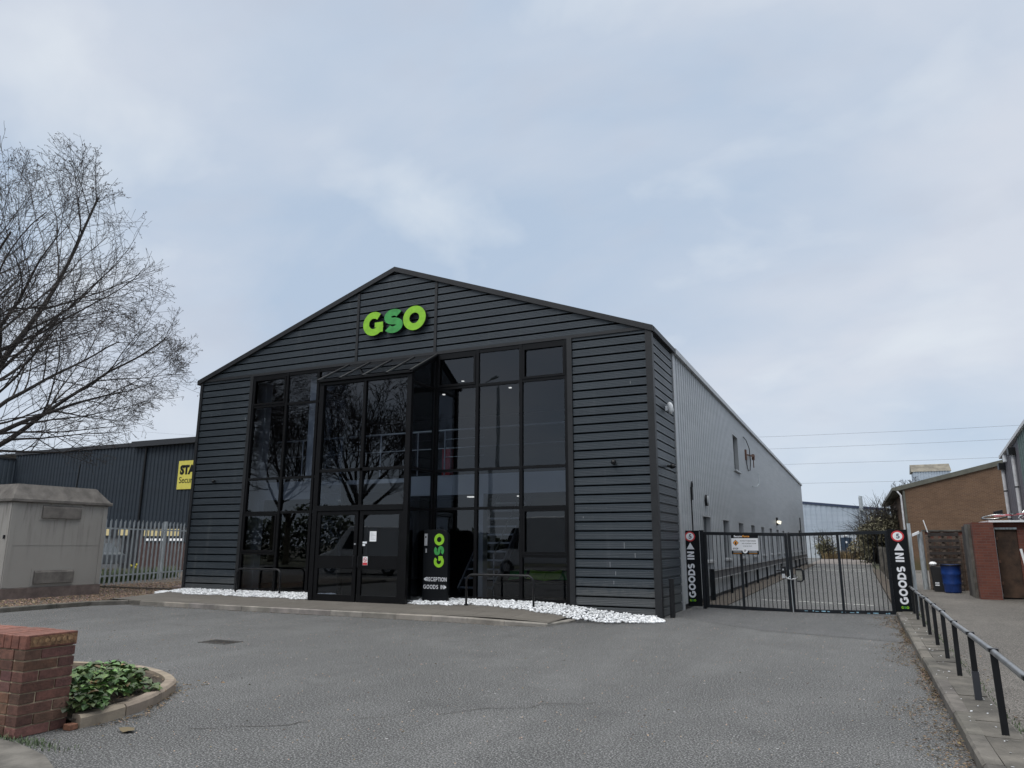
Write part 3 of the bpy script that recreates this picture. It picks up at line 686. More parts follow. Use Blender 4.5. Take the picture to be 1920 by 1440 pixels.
m = MB(); m.box((XA,YP-.02,.10),(XB,YP+.12,.16)); m.build('threshold', M['black_matt'], B)
# interior
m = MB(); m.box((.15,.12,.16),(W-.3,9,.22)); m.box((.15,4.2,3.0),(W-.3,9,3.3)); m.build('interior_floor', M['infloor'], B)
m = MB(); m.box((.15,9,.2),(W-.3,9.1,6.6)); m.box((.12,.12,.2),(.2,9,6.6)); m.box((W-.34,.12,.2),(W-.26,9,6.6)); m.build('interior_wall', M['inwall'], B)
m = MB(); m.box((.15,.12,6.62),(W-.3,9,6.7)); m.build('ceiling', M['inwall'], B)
m = MB(); m.box((1.2,.82,2.90),(4.3,.95,3.44)); m.box((7.35,.82,2.90),(12.55,.95,3.44)); m.box((2.2,.95,3.30),(12.6,4.3,3.42)); m.build('floor_edge', M['inwhite'], B)
for x0, x1, za, zb in ((1.85,2.22,.2,2.9),(1.85,2.22,3.44,6.6),(3.98,4.22,3.44,6.6),(9.72,9.98,.2,2.9)):
    m = MB(); m.box((x0,.55,za),(x1,.81,zb)); m.build('column', M['inwhite'], B)
for i, (x, y, z, s) in enumerate(((8.32,3,2.97,.10),(3.55,1.6,2.88,.035),(7.95,3,6.60,.035),(9.6,3,6.24,.035),(7.27,3,6.22,.035),(10.5,1.6,2.86,.02))):
    m = MB(); m.box((x-s,y-s,z),(x+s,y+s,z+.03)); t = m.build('ceiling_spotlight', M['spot_on']); tag(t, ['bright square ceiling lamp glowing behind ground floor glass beside the entrance porch', 'small lit spotlight behind glass under the white floor edge left of the porch', 'small lit spotlight in the top pane just right of the porch roof', 'small lit spotlight near top of the tall pane with the reflected street lamp', 'small lit spotlight in the tall upper pane touching the porch', 'faint spotlight under the white floor edge above the sofa'][i], 'ceiling light', 'spotlights inside the glazed office')
# balustrade upstairs
bal = empty('balustrade', (7.4,.65,3.44), 'brushed steel balustrade with posts behind the upstairs glazing', 'railing')
m = MB()
for xa, xb in ((2.75,5.75),(6.0,12.5)):
    m.tube([(xa,.65,4.66),(xb,.65,4.66)], .025, 8)
    for z in (4.16,): m.tube([(xa,.65,z),(xb,.65,z)], .014, 6)
for z in (4.42,3.93): m.tube([(8.7,.72,z),(9.9,.72,z)], .010, 6)
m.build('rail', M['steel'], bal)
for x in (3.75,5.2,6.6,7.85,8.72,9.78,11.05,12.4):
    m = MB(); m.tube([(x,.65,3.44),(x,.65,4.65)], .02, 8); m.build('post', M['steel'], bal)
m = MB(); m.box((8.46,.95,3.44),(8.72,1.15,4.2)); tag(m.build('red_cabinet', M['redbox'], bevel=.01), 'red cabinet standing behind the upstairs balustrade beside the porch', 'cabinet')
# staircase
stc = empty('staircase', (9,2.4,.2), 'open tread staircase behind ground floor glass beside the totem sign', 'stairs')
for i in range(11):
    m = MB(); m.box((8.75+.0*i,1.6+.22*i,.4+.24*i),(9.75,1.85+.22*i,.45+.24*i)); m.build('tread', M['steel'], stc)
m = MB()
for x in (8.72,9.78): m.bar((x,1.6,.35),(x,4.1,3.0), .05, .2)
m.tube([(9.78,1.6,.2),(9.78,1.6,1.3),(9.78,4.0,3.7)], .02, 6); m.build('stringer', M['steel'], stc)
# sofa and cushions
so = empty('sofa', (11.5,1.1,.22), 'long black sofa with cushions behind the ground floor glass', 'sofa')
m = MB(); m.box((10.2,.75,.3),(12.5,1.5,.62)); m.build('seat', M['black_matt'], so, bevel=.03); m = MB(); m.box((10.2,1.5,.3),(12.5,1.7,.95)); m.build('backrest', M['black_matt'], so, bevel=.03)
for i, (x, a, mt, lb) in enumerate(((10.75,.2,'green2','dark green cushion alone at the left end of the sofa'),(11.3,-.15,'green1','lime green cushion left of centre on the sofa'),(11.72,.25,'green1','lime green cushion with a raised pointed corner mid sofa'),(12.15,-.1,'green2','dark green cushion at the right end of the sofa'))):
    m = MB(); n = 7; s = .26
    for q in (1, -1):
        for j in range(n):
            for k in range(n):
                uu, vv = j/(n-1)*2-1, k/(n-1)*2-1; th = .07*(1-uu**4)*(1-vv**4); px, pz = uu*.24*(1+.08*vv*vv), vv*.17*(1+.08*uu*uu)
                m.v.append((x+px*math.cos(a)-pz*.5*math.sin(a), 1.05+q*th+pz*.6, .82+pz*.62*math.cos(a)+px*math.sin(a)*.5))
        o0 = (0 if q == 1 else n*n)
        for j in range(n-1):
            for k in range(n-1): m.f.append((o0+j*n+k, o0+j*n+k+1, o0+(j+1)*n+k+1, o0+(j+1)*n+k)); m.c.append(None)
    tag(m.build('cushion', M[mt], smooth=True), lb, 'cushion', 'cushions on the sofa')

# ------------------------------------------------------------------ lettering
def stroke(path, w, closed=False):
    """list of quads (2D) of constant width along a path"""
    pts = [Vector(p) for p in path]; n = len(pts); Lf, Rt = [], []
    for i in range(n):
        if closed: d = pts[(i+1) % n]-pts[i-1]
        else: d = pts[min(i+1, n-1)]-pts[max(i-1, 0)]
        d.normalize(); nn = Vector((-d.y, d.x))*w/2; Lf.append(pts[i]+nn); Rt.append(pts[i]-nn)
    q = []
    for i in range(n if closed else n-1): j = (i+1) % n; q.append([Rt[i], Rt[j], Lf[j], Lf[i]])
    return q
def arcp(cx, cy, rx, ry, a0, a1, n=22): return [(cx+rx*math.cos(R(a0+(a1-a0)*i/n)), cy+ry*math.sin(R(a0+(a1-a0)*i/n))) for i in range(n+1)]
def glyph(ch, w):
    h = w/2
    if ch == 'O': return stroke(arcp(.5,.5,.5-h,.5-h,0,360,32)[:-1], w, True), 1.0
    if ch == 'G':
        return stroke(arcp(.5,.5,.5-h,.5-h,48,345,28), w)+[[Vector(p) for p in q] for q in ([(.95-w,.12),(.95,.12),(.95,.54),(.95-w,.54)], [(.56,.54-w*.75),(.95-w,.54-w*.75),(.95-w,.54),(.56,.54)])], .97
    if ch == 'C': return stroke(arcp(.5,.5,.5-h,.5-h,45,315,26), w), .9
    if ch == 'S':
        r_ = (1-2*h)/4; p = arcp(.38,1-h-r_,.25,r_,28,262,16); q = arcp(.38,h+r_,.26,r_,82,-152,16); return stroke(p+q, w), .76
    if ch == 'D': return [[Vector(p) for p in ((0,0),(w,0),(w,1),(0,1))]]+stroke([(w,1-h),(.36,1-h)]+arcp(.38,.5,.5-h,.5-h,88,-88,20)+[(.36,h),(w,h)], w), .88
    if ch == 'I': return [[Vector(p) for p in ((0,0),(w,0),(w,1),(0,1))]], w
    if ch == 'N': return [[Vector(p) for p in q] for q in (((0,0),(w,0),(w,1),(0,1)), ((.78-w,0),(.78,0),(.78,1),(.78-w,1)), ((w*.98,1),(w*.98,1-w*1.35),(.78-w*.98,0),(.78-w*.98,w*1.35)))], .78
    if ch == 'R': return [[Vector(p) for p in ((0,0),(w,0),(w,1),(0,1))]]+stroke([(w,1-h),(.34,1-h)]+arcp(.36,.68,.30-h,.32-h,88,-88,14)+[(.34,.36+h),(w,.36+h)], w)+[[Vector(p) for p in ((.26,.36),(.50,.36),(.70,0),(.70-w*1.15,0))]], .70
    if ch == 'P': return [[Vector(p) for p in ((0,0),(w,0),(w,1),(0,1))]]+stroke([(w,1-h),(.34,1-h)]+arcp(.36,.67,.31-h,.33-h,88,-88,14)+[(.34,.34+h),(w,.34+h)], w), .67
    if ch == 'E': return [[Vector(p) for p in q] for q in (((0,0),(w,0),(w,1),(0,1)), ((w,0),(.6,0),(.6,w),(w,w)), ((w,.5-h),(.55,.5-h),(.55,.5+h),(w,.5+h)), ((w,1-w),(.6,1-w),(.6,1),(w,1)))], .6
    if ch == 'T': return [[Vector(p) for p in q] for q in (((0,1-w),(.68,1-w),(.68,1),(0,1)), ((.34-h,0),(.34+h,0),(.34+h,1-w),(.34-h,1-w)))], .68
    if ch == '5': return stroke([(.62,1-h),(.20,1-h)], w)+stroke([(.20+h*.6,1-h),(.16+h*.6,.52)], w)+stroke([(.12,.56)]+arcp(.33,.33,.30,.33-h,120,-150,18), w), .68
    if ch == '>': return [[Vector(p) for p in ((0,.0),(.75,.5),(0,1))]], .75
    if ch == '<': return [[Vector(p) for p in ((.75,0),(.75,1),(0,.5))]], .75
    return [], .45
def text_polys(txt, w=.2, track=.12, xs=1.0):
    x = 0; out = []
    for ch in txt:
        g, adv = glyph(ch, w); out.append((ch, [[Vector((p.x*xs+x, p.y)) for p in q] for q in g])); x += adv*xs+track
    return out, x-track
def place(m, polys, O, U, V, N, s, off=0.0, thick=None):
    O, U, V, N = Vector(O), Vector(U), Vector(V), Vector(N); k = 0
    for q in polys:
        pts = [O+U*p.x*s+V*p.y*s+N*(off+k*.00015) for p in q]; k += 1
        if thick: m.prism([p-N*thick for p in pts], N*thick)
        else: m.face(pts)
def bfont(txt, size, O, U, V, N, mt, parent, name, bold=.0, spacing=1.0, shear=0):
    cu = bpy.data.curves.new('t', 'FONT'); cu.body = txt; cu.size = 1; cu.offset = bold; cu.space_character = spacing; cu.shear = shear; cu.resolution_u = 3
    o = bpy.data.objects.new('t', cu); COL.objects.link(o); bpy.context.view_layer.update()
    me = o.to_mesh(); vs = [v.co.copy() for v in me.vertices]; fs = [tuple(p.vertices) for p in me.polygons]; o.to_mesh_clear()
    bpy.data.objects.remove(o); bpy.data.curves.remove(cu)
    x0 = min(v.x for v in vs); x1 = max(v.x for v in vs); y0 = min(v.y for v in vs)
    O, U, V = Vector(O), Vector(U), Vector(V); s = size/max(v.y-y0 for v in vs) if size > 0 else 1
    m = MB(); m.raw([O+U*(v.x-x0)*s+V*(v.y-y0)*s+Vector(N)*.0 for v in vs], fs); o = m.build(name, mt, parent); return o, (x1-x0)*s
# big logo
lg = empty('logo_sign', (7.45,-.06,7.4), 'large raised green letters fixed high on the dark gable', 'sign')
for ch, x0, wd in (('G',6.40,.70),('S',7.13,.64),('O',7.76,.74)):
    g, adv = glyph(ch, .28); k = wd/{'G':.97,'S':.80,'O':1.0}[ch]; mb = MB(); mf = MB()
    for i, q in enumerate(g):
        q3 = [Vector((x0+p.x*k, 0, 7.40+p.y*.71)) for p in q]
        mb.prism([p+Vector((0,-.075,0)) for p in q3], (0,-.10,0)); mf.prism([p+Vector((0,-.177-.0001*i,0)) for p in q3], (0,-.012,0))
    b = mb.build('letter', M['black_matt'], lg); mf.build('letter_face', M['green2' if ch == 'S' else 'green1'], b)
def gso_small(O, U, V, N, s, parent):
    x = 0
    for ch, mt in (('G','green1'),('S','green2'),('O','green1')):
        g, adv = glyph(ch, .27); m = MB(); place(m, [[Vector((p.x+x, p.y)) for p in q] for q in g], O, U, V, N, s); m.build('letter', M[mt], parent); x += adv+.06
def letters(txt, O, U, V, N, s, parent, w=.2, track=.14, mt='signwhite', xs=1.0):
    tp, tot = text_polys(txt, w, track, xs)
    for ch, g in tp:
        if not g: continue
        m = MB(); place(m, g, O, U, V, N, s); m.build('letter' if ch not in '<>' else 'arrow', M[mt], parent)
    return tot*s
# entrance totem
tt = empty('totem_sign', (9.32,-.7,.2), 'black totem with vertical green letters and intercom by the entrance', 'sign')
xa, xb, yt = 8.98, 9.68, -.74
m = MB(); prof = [(xa,yt,.2),(xb,yt,.2),(xb,yt,1.72)]+[(xb-.2+.2*math.cos(R(a)),yt,1.74+.2*math.sin(R(a))) for a in range(10,91,16)]+[(xa,yt,1.94)]
m.prism(prof, (0,.10,0)); m.build('panel', M['signblack'], tt, bevel=.003)
N_ = (0,-1,0); yl = yt-.004
gso_small((9.575,yl,1.03), (0,0,1), (-1,0,0), N_, .285, tt)
letters('<RECEPTION', (9.015,yl,.70), (1,0,0), (0,0,1), N_, .095, tt, .165, .15, xs=.80); letters('GOODS IN>', (9.01,yl,.52), (1,0,0), (0,0,1), N_, .095, tt, .165, .15, xs=.84)
m = MB(); m.box((9.02,yt-.03,1.55),(9.10,yt-.002,1.84)); ic = m.build('intercom', M['steel'], tt, bevel=.004); m = MB(); m.box((9.04,yt-.034,1.74),(9.08,yt-.0305,1.78)); m.build('camera_eye', M['black'], ic)
m = MB(); m.box((9.055,yt-.02,1.38),(9.085,yt-.002,1.48)); m.build('keyhole_plate', M['steel'], tt)
# door stickers
pp = box_obj('paper_notice', (7.70,YP+.036,1.65), (7.90,YP+.040,1.90), M['white']); tag(pp, 'white paper notice taped inside the right entrance door glass', 'notice')
for i in range(6): m = MB(); m.box((7.73,YP+.034,1.86-i*.032),(7.73+.05+.09*((i*7) % 3)/2,YP+.0355,1.863-i*.032)); m.build('printed_line', M['neigh_trim'], pp)
for i, (a, b, c_, d) in enumerate(((7.46,1.60,7.62,1.645),(7.46,1.54,7.57,1.585))):
    tag(box_obj('sticker', (a,YP+.034,b), (c_,YP+.038,d), M['inwhite']), ['longer upper white sticker beside the door lock', 'shorter lower white sticker beside the door lock'][i], 'sticker', 'stickers on the entrance door')
ns = box_obj('no_smoking_sign', (7.54,YP+.012,1.07), (7.68,YP+.018,1.28), M['white']); tag(ns, 'white and red no smoking sign on the door mid rail', 'sign')
m = MB(); place(m, stroke(arcp(0,0,1,1,0,360,24)[:-1], .28, True), (7.61,YP+.010,1.205), (1,0,0), (0,0,1), N_, .048); m.build('ring', M['red'], ns)
m = MB(); m.bar((7.58,YP+.009,1.235),(7.64,YP+.009,1.175), .002, .012, (0,0,1)); m.build('slash', M['red'], ns)
m = MB(); m.bar((7.585,YP+.0085,1.2),(7.635,YP+.0085,1.2), .002, .012); m.build('cigarette', M['black'], ns)
m = MB(); m.box((7.545,YP+.009,1.075),(7.675,YP+.011,1.135)); m.build('red_band', M['red'], ns)
# wall lights and sensors
def dome(name, c, rad, N, mt, label, cat, group=None, ln=.12):
    e = empty(name, c, label, cat, group); c, N = Vector(c), Vector(N); m = MB(); m.tube([c, c+N*ln*.4], rad*.6, 12); m.build('mount', M['black'], e)
    m = MB(); pts = [c+N*ln*(.4+.6*t) for t in (0,.3,.6,.85,1)]; m.tube(pts, [rad, rad*1.05, rad*.9, rad*.55, .005], 14); m.build('housing', M[mt], e, smooth=True); return e
dome('security_sensor', (13.75,-.046,3.49), .06, (0,-1,0), 'black', 'black dome sensor on the dark cladding right of the windows', 'sensor', 'dome sensors on the dark cladding')
dome('security_sensor', (.97,-.046,3.46), .05, (0,-1,0), 'black', 'black dome sensor on the dark cladding left of the windows', 'sensor', 'dome sensors on the dark cladding')
dome('security_sensor', (W+.046,1.1,3.47), .055, (1,0,-.1), 'black', 'black sensor on the side return below the white floodlight', 'sensor', 'dome sensors on the dark cladding', .22)
e = empty('floodlight', (W+.046,1.24,4.9), 'white floodlight high on the dark side return', 'light')
m = MB(); m.box((W+.046,1.18,4.86),(W+.10,1.30,4.98)); m.build('mount', M['inwhite'], e); m = MB(); m.tube([(W+.12,1.24,5.06),(W+.15,1.24,5.0),(W+.17,1.24,4.85),(W+.15,1.24,4.78)], [.05,.075,.075,.03], 12); m.build('housing', M['white'], e, smooth=True)
bb = empty('bulkhead_light', (W+.04,6.0,2.9), 'round black and grey bulkhead lamp on the silver side wall', 'light')
m = MB(); m.tube([(W+.03,6.0,2.9),(W+.12,6.0,2.9)], .17, 20); m.build('housing', M['black'], bb); m = MB(); m.tube([(W+.12,6.0,2.9),(W+.15,6.0,2.9)], [.155,.12], 20); m.build('diffuser', M['side_trim'], bb)
e = empty('cable_conduit', (W+.05,3.9,1), 'black cable conduit with junction box on the silver wall', 'conduit')
m = MB(); m.tube([(W+.05,3.85,.2),(W+.05,3.85,2.8)], .022, 8); m.build('pipe', M['black'], e); m = MB(); m.box((W+.035,3.79,2.8),(W+.10,3.91,3.15)); m.tube([(W+.07,3.85,3.15),(W+.09,3.85,3.3),(W+.08,3.95,3.25),(W+.07,3.95,2.9)], .02, 6); m.build('junction_box', M['black'], e)
for i, (y, z, s) in enumerate(((27.5,2.87,1.0),(44.8,2.45,1.0))):
    e = empty('twin_floodlight', (W+.04,y,z), ['twin emergency floodlight above the mid part of the guard rail', 'twin emergency floodlight near the far end of the silver wall'][i], 'light', 'twin floodlights on the silver wall')
    m = MB(); m.box((W+.03,y-.14,z-.22),(W+.14,y+.14,z+.22)); m.build('battery_box', M['black'], e)
    for q in (-1,1): m = MB(); m.tube([(W+.12,y+q*.38,z-.02),(W+.26,y+q*.38,z-.06)], [.06,.095], 12); m.bar((W+.12,y,z),(W+.12,y+q*.38,z), .03, .03); m.build('lamp', M['lamp_on'], e)
e = empty('aerial_bracket', (W+.04,16,5.1), 'rusty bracket with looping cable beside the upper side window', 'bracket')
m = MB(); m.box((W+.03,15.9,5.15),(W+.10,16.1,5.6)); m.bar((W+.05,16.0,5.4),(W+.25,17.4,5.45), .05, .05); m.build('arm', M['rust2'], e)
m = MB(); m.obox((W+.2,17.4,5.42),(.05,0,0),(0,.14,0),(0,0,.12)); m.bar((W+.2,17.4,5.4),(W+.2,17.4,4.95), .04, .04); m.build('box', M['rust2'], e)
m = MB(); m.tube([(W+.06,15.6,6.1),(W+.12,15.9,6.0),(W+.18,16.3,5.7),(W+.18,16.55,5.2),(W+.14,16.5,4.75),(W+.1,16.2,4.7),(W+.08,15.95,5.0),(W+.08,15.95,5.2)], .018, 6); m.build('cable', M['black'], e)
m = MB(); m.tube([(W+.05,17.7,4.15),(W+.2,18.0,4.15),(W+.25,18.5,4.3),(W+.22,18.7,4.8)], .02, 6); tag(m.build('loose_cable', M['galv']), 'bent loose grey cable hooking out from the silver wall', 'cable')
# pipes at the far corner
m = MB(); m.tube([(W+.08,46.6,0.2),(W+.08,46.6,3.7)], .04, 8); tag(m.build('vent_pipe', M['black']), 'thin dark pipe rising near the far end of the silver wall', 'pipe')

# ------------------------------------------------------------------ hoop barriers, bollard
def hoop(x0, x1, y, label):
    e = empty('hoop_barrier', ((x0+x1)/2, y, gz((x0+x1)/2, y)), label, 'barrier', 'hoop barriers in the white pebbles'); zt = .89; rr = .16
    p = [(x0,y,gz(x0,y)-.05),(x0,y,zt-rr)]+[(x0+rr-rr*math.cos(R(a)),y,zt-rr+rr*math.sin(R(a))) for a in range(15,91,15)]+[(x1-rr+rr*math.sin(R(a)),y,zt-rr+rr*math.cos(R(a))) for a in range(0,76,15)]+[(x1,y,zt-rr),(x1,y,gz(x1,y)-.05)]
    m = MB(); m.tube(p, .026, 12); m.build('hoop', M['black'], e, smooth=True)
    m = MB()
    for x in (x0,x1): m.lathe([(.05,0),(.05,.02),(.03,.03)], (x,y,gz(x,y)+.01), 12)
    m.build('base_ring', M['black'], e)
hoop(2.62,4.24,-.50,'black hoop barrier in white pebbles left of the porch'); hoop(10.34,12.06,-.98,'black hoop barrier in white pebbles right of the totem')
e = empty('bollard', (14.93,.25,0), 'black steel bollard beside the dark building corner', 'bollard'); m = MB(); m.box((14.87,.19,0),(14.97,.29,.82)); m.build('post', M['black'], e, bevel=.006); m = MB(); m.box((14.865,.185,.82),(14.975,.295,.84)); m.build('cap', M['black'], e)

# ------------------------------------------------------------------ gate
YG = 2.95
def leaf(x0, x1, xm, sag0, sag1, label, hinge):
    e = empty('gate_leaf', (hinge, YG, 0), label, 'gate', 'leaves of the yard gate')
    zt0, zt1 = 1.92, 1.88
    if hinge > 18: zt0, zt1 = zt1, zt0+.01
    zb = lambda x: .07+sag0+(sag1-sag0)*(x-x0)/(x1-x0); zt = lambda x: zt0+(zt1-zt0)*(x-x0)/(x1-x0)
    m = MB(); m.bar((x0,YG,zt(x0)-.04),(x1,YG,zt(x1)-.04), .05, .08); m.bar((x0,YG,zb(x0)),(x1,YG,zb(x1)), .05, .08)
    m.box((x0,YG-.03,zb(x0)-.04),(x0+.07,YG+.03,zt(x0)-.002)); m.box((x1-.07,YG-.03,zb(x1)-.04),(x1,YG+.03,zt(x1)-.002)); m.build('frame', M['gate'], e, bevel=.003)
    m = MB(); m.box((xm-.03,YG-.034,zb(xm)-.045),(xm+.03,YG+.025,zt(xm)-.075)); m.build('mid_post', M['gate'], e)
    m = MB(); x = x0+.07+.055
    while x < x1-.09:
        if abs(x-xm) > .05: m.tube([(x,YG,zb(x)+.02),(x+random.uniform(-.004,.004),YG,zt(x)-.07)], .009, 6, False)
        x += .098
    m.build('infill_bars', M['gate'], e); return e
gl = leaf(15.185,17.225,16.10,0,-.04,'left black barred gate leaf carrying the security notice',15.185)
gr = leaf(17.235,19.46,18.37,-.04,.0,'right black barred gate leaf with the lock box',19.46)
m = MB()
rnd = random.Random(9)
x = 17.5
while x < 19.4:
    Lx = rnd.uniform(.03,.12)
    if rnd.random() < .75: m.box((x,YG-.0285,.035),(x+Lx,YG-.0258,.035+rnd.uniform(.01,.03)))
    x += Lx+rnd.uniform(.02,.12)
m.build('worn_paint', mat('pale_blue_wear', (.22,.38,.48), .6, var=.3, vscale=20), gr)
m = MB(); m.box((17.37,YG-.035,.74),(17.50,YG+.02,1.0)); lb = m.build('lock_plate', mat('plate', (.16,.16,.14), .6, var=.3, vscale=20), gr); m = MB(); m.tube([(17.37,YG-.05,1.02),(17.49,YG-.05,1.02),(17.53,YG-.05,.98),(17.53,YG-.05,.77),(17.49,YG-.05,.73),(17.38,YG-.05,.73)], .02, 8); m.build('guard_loop', M['gate'], lb)
m = MB(); m.box((17.02,YG-.10,.86),(17.15,YG-.03,1.08)); m.box((16.92,YG-.04,.96),(17.02,YG-.01,.99)); lk = m.build('lock_case', M['black'], gl, bevel=.005)
m = MB(); m.box((17.05,YG-.115,.80),(17.12,YG-.101,.90)); m.box((17.07,YG-.115,.98),(17.1,YG-.101,1.02)); m.build('padlock', M['steel'], lk)
m = MB(); m.tube([(17.235,YG-.06,1.0),(17.25,YG-.06,-.0)], .010, 8); m.tube([(17.24,YG-.06,.85),(17.18,YG-.09,.80),(17.12,YG-.08,.83)], .012, 6); m.build('drop_bolt', M['galv'], gl)
m = MB(); pts = [(17.12+.035*i, YG-.09+.02*math.sin(i*2), .82-.05*math.sin(i/8*math.pi)+.01*math.cos(i*2.4)) for i in range(9)]; m.tube(pts, .013, 6); m.build('chain', M['steel'], gl)
for i, (xa, xb, pa, pb, lean, lbl) in enumerate(((14.62,15.09,15.10,15.18,.07,'black goods in totem sign on the left gate post'),(19.455,19.86,19.47,19.6,.02,'black goods in totem sign on the right gate post'))):
    e = empty('goods_in_sign', ((xa+xb)/2,2.85,0), lbl, 'sign', 'goods in signs on the gate posts')
    m = MB(); m.box((xa,2.84,.06),(xb,2.87,1.95)); m.build('panel', M['signblack'], e); y = 2.836
    cx = (xa+xb)/2-.0
    m = MB(); m.face([(cx+.135*math.cos(R(a)),y,1.80+.125*math.sin(R(a))) for a in range(0,360,12)]); m.build('red_roundel', M['red'], e)
    m = MB(); m.face([(cx+.10*math.cos(R(a)),y-.002,1.80+.093*math.sin(R(a))) for a in range(0,360,12)]); m.build('white_disc', M['white'], e)
    g, adv = glyph('5', .2); m = MB(); place(m, g, (cx-.036,y-.004,1.745), (1,0,0), (0,0,1), N_, .11); m.build('number', M['blue_trim'], e)
    letters('GOODS', (cx+.088,y,.27), (0,0,1), (-1,0,0), N_, .178, e, .24, .08, xs=.96); letters('IN', (cx+.088,y,1.215), (0,0,1), (-1,0,0), N_, .178, e, .24, .13)
    m = MB(); m.face([(cx-.10,y,1.475),(cx+.10,y,1.475),(cx,y,1.645)]); m.build('arrow', M['signwhite'], e)
    gso_small((cx-.075,y,.175), (1,0,0), (0,0,1), N_, .055, e)
    e2 = empty('gate_post', ((pa+pb)/2,YG,0), ['square black steel post hinging the left gate leaf', 'square black steel post hinging the right gate leaf'][i], 'post', 'gate posts'); m = MB(); m.box((pa,2.88,0),(pb,3.02,1.94)); m.build('shaft', M['gate'], e2); m = MB(); m.box((pa-.01,2.87,1.94),(pb+.01,3.03,1.96)); m.build('cap', M['gate'], e2)
# security notice on the gate
e = empty('security_notice', (16.2,2.9,1.36), 'black and white security company notice on the gate', 'sign'); ys_ = 2.902
m = MB(); m.box((15.88,ys_,1.355),(16.54,ys_+.008,1.85)); m.build('board', M['signblack'], e)
m = MB(); m.box((15.885,ys_-.003,1.45),(16.535,ys_-.0005,1.755)); m.build('white_panel', M['signwhite'], e)
yy = ys_-.006; U, V = (1,0,0), (0,0,1)
_, wd = bfont('Secure', .052, (15.95,yy,1.777), U, V, N_, M['white'], e, 'lettering', .03, 1.05, .15); bfont('Force', .052, (15.965+wd,yy,1.777), U, V, N_, M['orange'], e, 'lettering', .03, 1.05, .15)
bfont('STOP', .042, (15.915,yy,1.475), U, V, N_, M['black'], e, 'lettering', .03)
bfont('PROTECT THESE PREMISES', .024, (16.10,yy,1.675), U, V, N_, M['black'], e, 'lettering', .015); bfont('24Hr CONTROL ROOM', .024, (16.14,yy,1.612), U, V, N_, M['black'], e, 'lettering', .015); bfont('01325 36 24 24', .024, (16.17,yy,1.548), U, V, N_, M['black'], e, 'lettering', .015)
m = MB(); m.face([(15.99-.075,yy,1.64),(15.99,yy,1.565),(15.99+.075,yy,1.64),(15.99,yy,1.715)]); m.build('diamond_border', M['black'], e); m = MB(); m.face([(15.99-.062,yy-.002,1.64),(15.99,yy-.002,1.578),(15.99+.062,yy-.002,1.64),(15.99,yy-.002,1.702)]); m.build('orange_diamond', M['orange'], e)
m = MB(); m.box((15.972,yy-.006,1.60),(16.008,yy-.004,1.64)); [m.box((15.970+.011*k,yy-.006,1.641),(15.978+.011*k,yy-.004,1.668)) for k in range(4)]; m.build('hand_symbol', M['black'], e)
m = MB(); m.face([(16.21+.062*math.cos(R(a)),yy,1.445+.062*math.sin(R(a))) for a in range(0,360,15)]); m.build('emblem_disc', M['white'], e); bfont('SF', .052, (16.178,yy-.002,1.42), U, V, N_, M['black'], e, 'lettering', .02)
for xa in (15.92,16.30):
    for z in (1.375,1.405,1.428): m = MB(); m.box((xa,ys_-.004,z),(xa+.2,ys_-.002,z+.006)); m.build('small_print', M['orange'] if z < 1.4 else M['signwhite'], e)
m = MB(); m.box((16.205,YG-.03,.07),(16.235,YG-.02,1.355))
# guard rail along the silver wall
e = empty('guard_rail', (15.1,5,0), 'grey steel crash barrier running along the silver side wall', 'barrier')
m = MB(); m.box((14.86,5.55,.60),(14.90,50,.86)); m.box((14.90,5.55,.83),(14.94,50,.86)); m.box((14.90,5.55,.60),(14.94,50,.63)); m.build('beam', mat('rail_grey', (.07,.068,.07), .5, var=.3, vscale=3), e)
m = MB(); m.box((14.941,5.55,.605),(14.944,50,.628)); m.box((14.941,5.55,.84),(14.944,50,.857)); m.build('beam_edge', M['side_trim'], e)
y = 5.5; i = 0
while y < 50:
    m = MB(); m.box((14.85 if i else 14.83,y,0),(14.93 if i else 14.955,y+(.10 if i else .14),.90 if i == 0 else .60)); m.build('post', M['gate'], e); y += 3.55; i += 1

# ------------------------------------------------------------------ handrail on the right
e = empty('handrail', (19.7,-4,.12), 'low black post and tube handrail running beside the drive', 'railing')
ysp = [2.34,.88,-.58,-1.96,-3.42,-4.87,-6.29,-7.81,-9.29,-10.75,-12.2]
rt = [(19.80-.008*i, y, z) for i, (y, z) in enumerate(zip(ysp, (.665,.665,.67,.70,.70,.71,.70,.725,.745,.75,.75)))]
m = MB(); m.tube([(19.80,2.9,.66)]+rt+[(19.70,-12.9,.75)], .026, 12); m.build('rail', mat('rail_worn', (.20,.205,.21), .35, metal=.5, var=.3, vscale=6), e, smooth=True)
rnd = random.Random(2)
for i, (x, y, z) in enumerate(rt):
    lx, ly = rnd.uniform(-.012,.012), rnd.uniform(-.02,.02)
    m = MB(); m.bar((x+lx,y+ly,.1),(x,y,z-.015), .052, .026, (0,1,0)); p_ = m.build('post', M['black'], e, bevel=.004)
    m = MB(); m.box((x-.035,y-.03,z+.0),(x+.035,y+.03,z+.028)); m.build('clip', M['black'], p_)
    if i == 7: m = MB(); m.bar((x+lx,y+ly-.005,.115),(x+lx*.6,y+ly*.6-.005,.38), .062, .032, (0,1,0)); m.build('sleeve', mat('sleeve', (.035,.038,.045), .3), p_)
e = empty('steel_post', (19.93,3.3,.1), 'tall galvanised steel fence post behind the right goods in sign', 'post')
m = MB(); m.box((19.90,3.27,.1),(19.97,3.275,2.1)); m.box((19.90,3.275,.1),(19.905,3.34,2.1)); m.box((19.90,3.34,.1),(19.97,3.345,2.1)); m.build('channel', M['galv'], e)

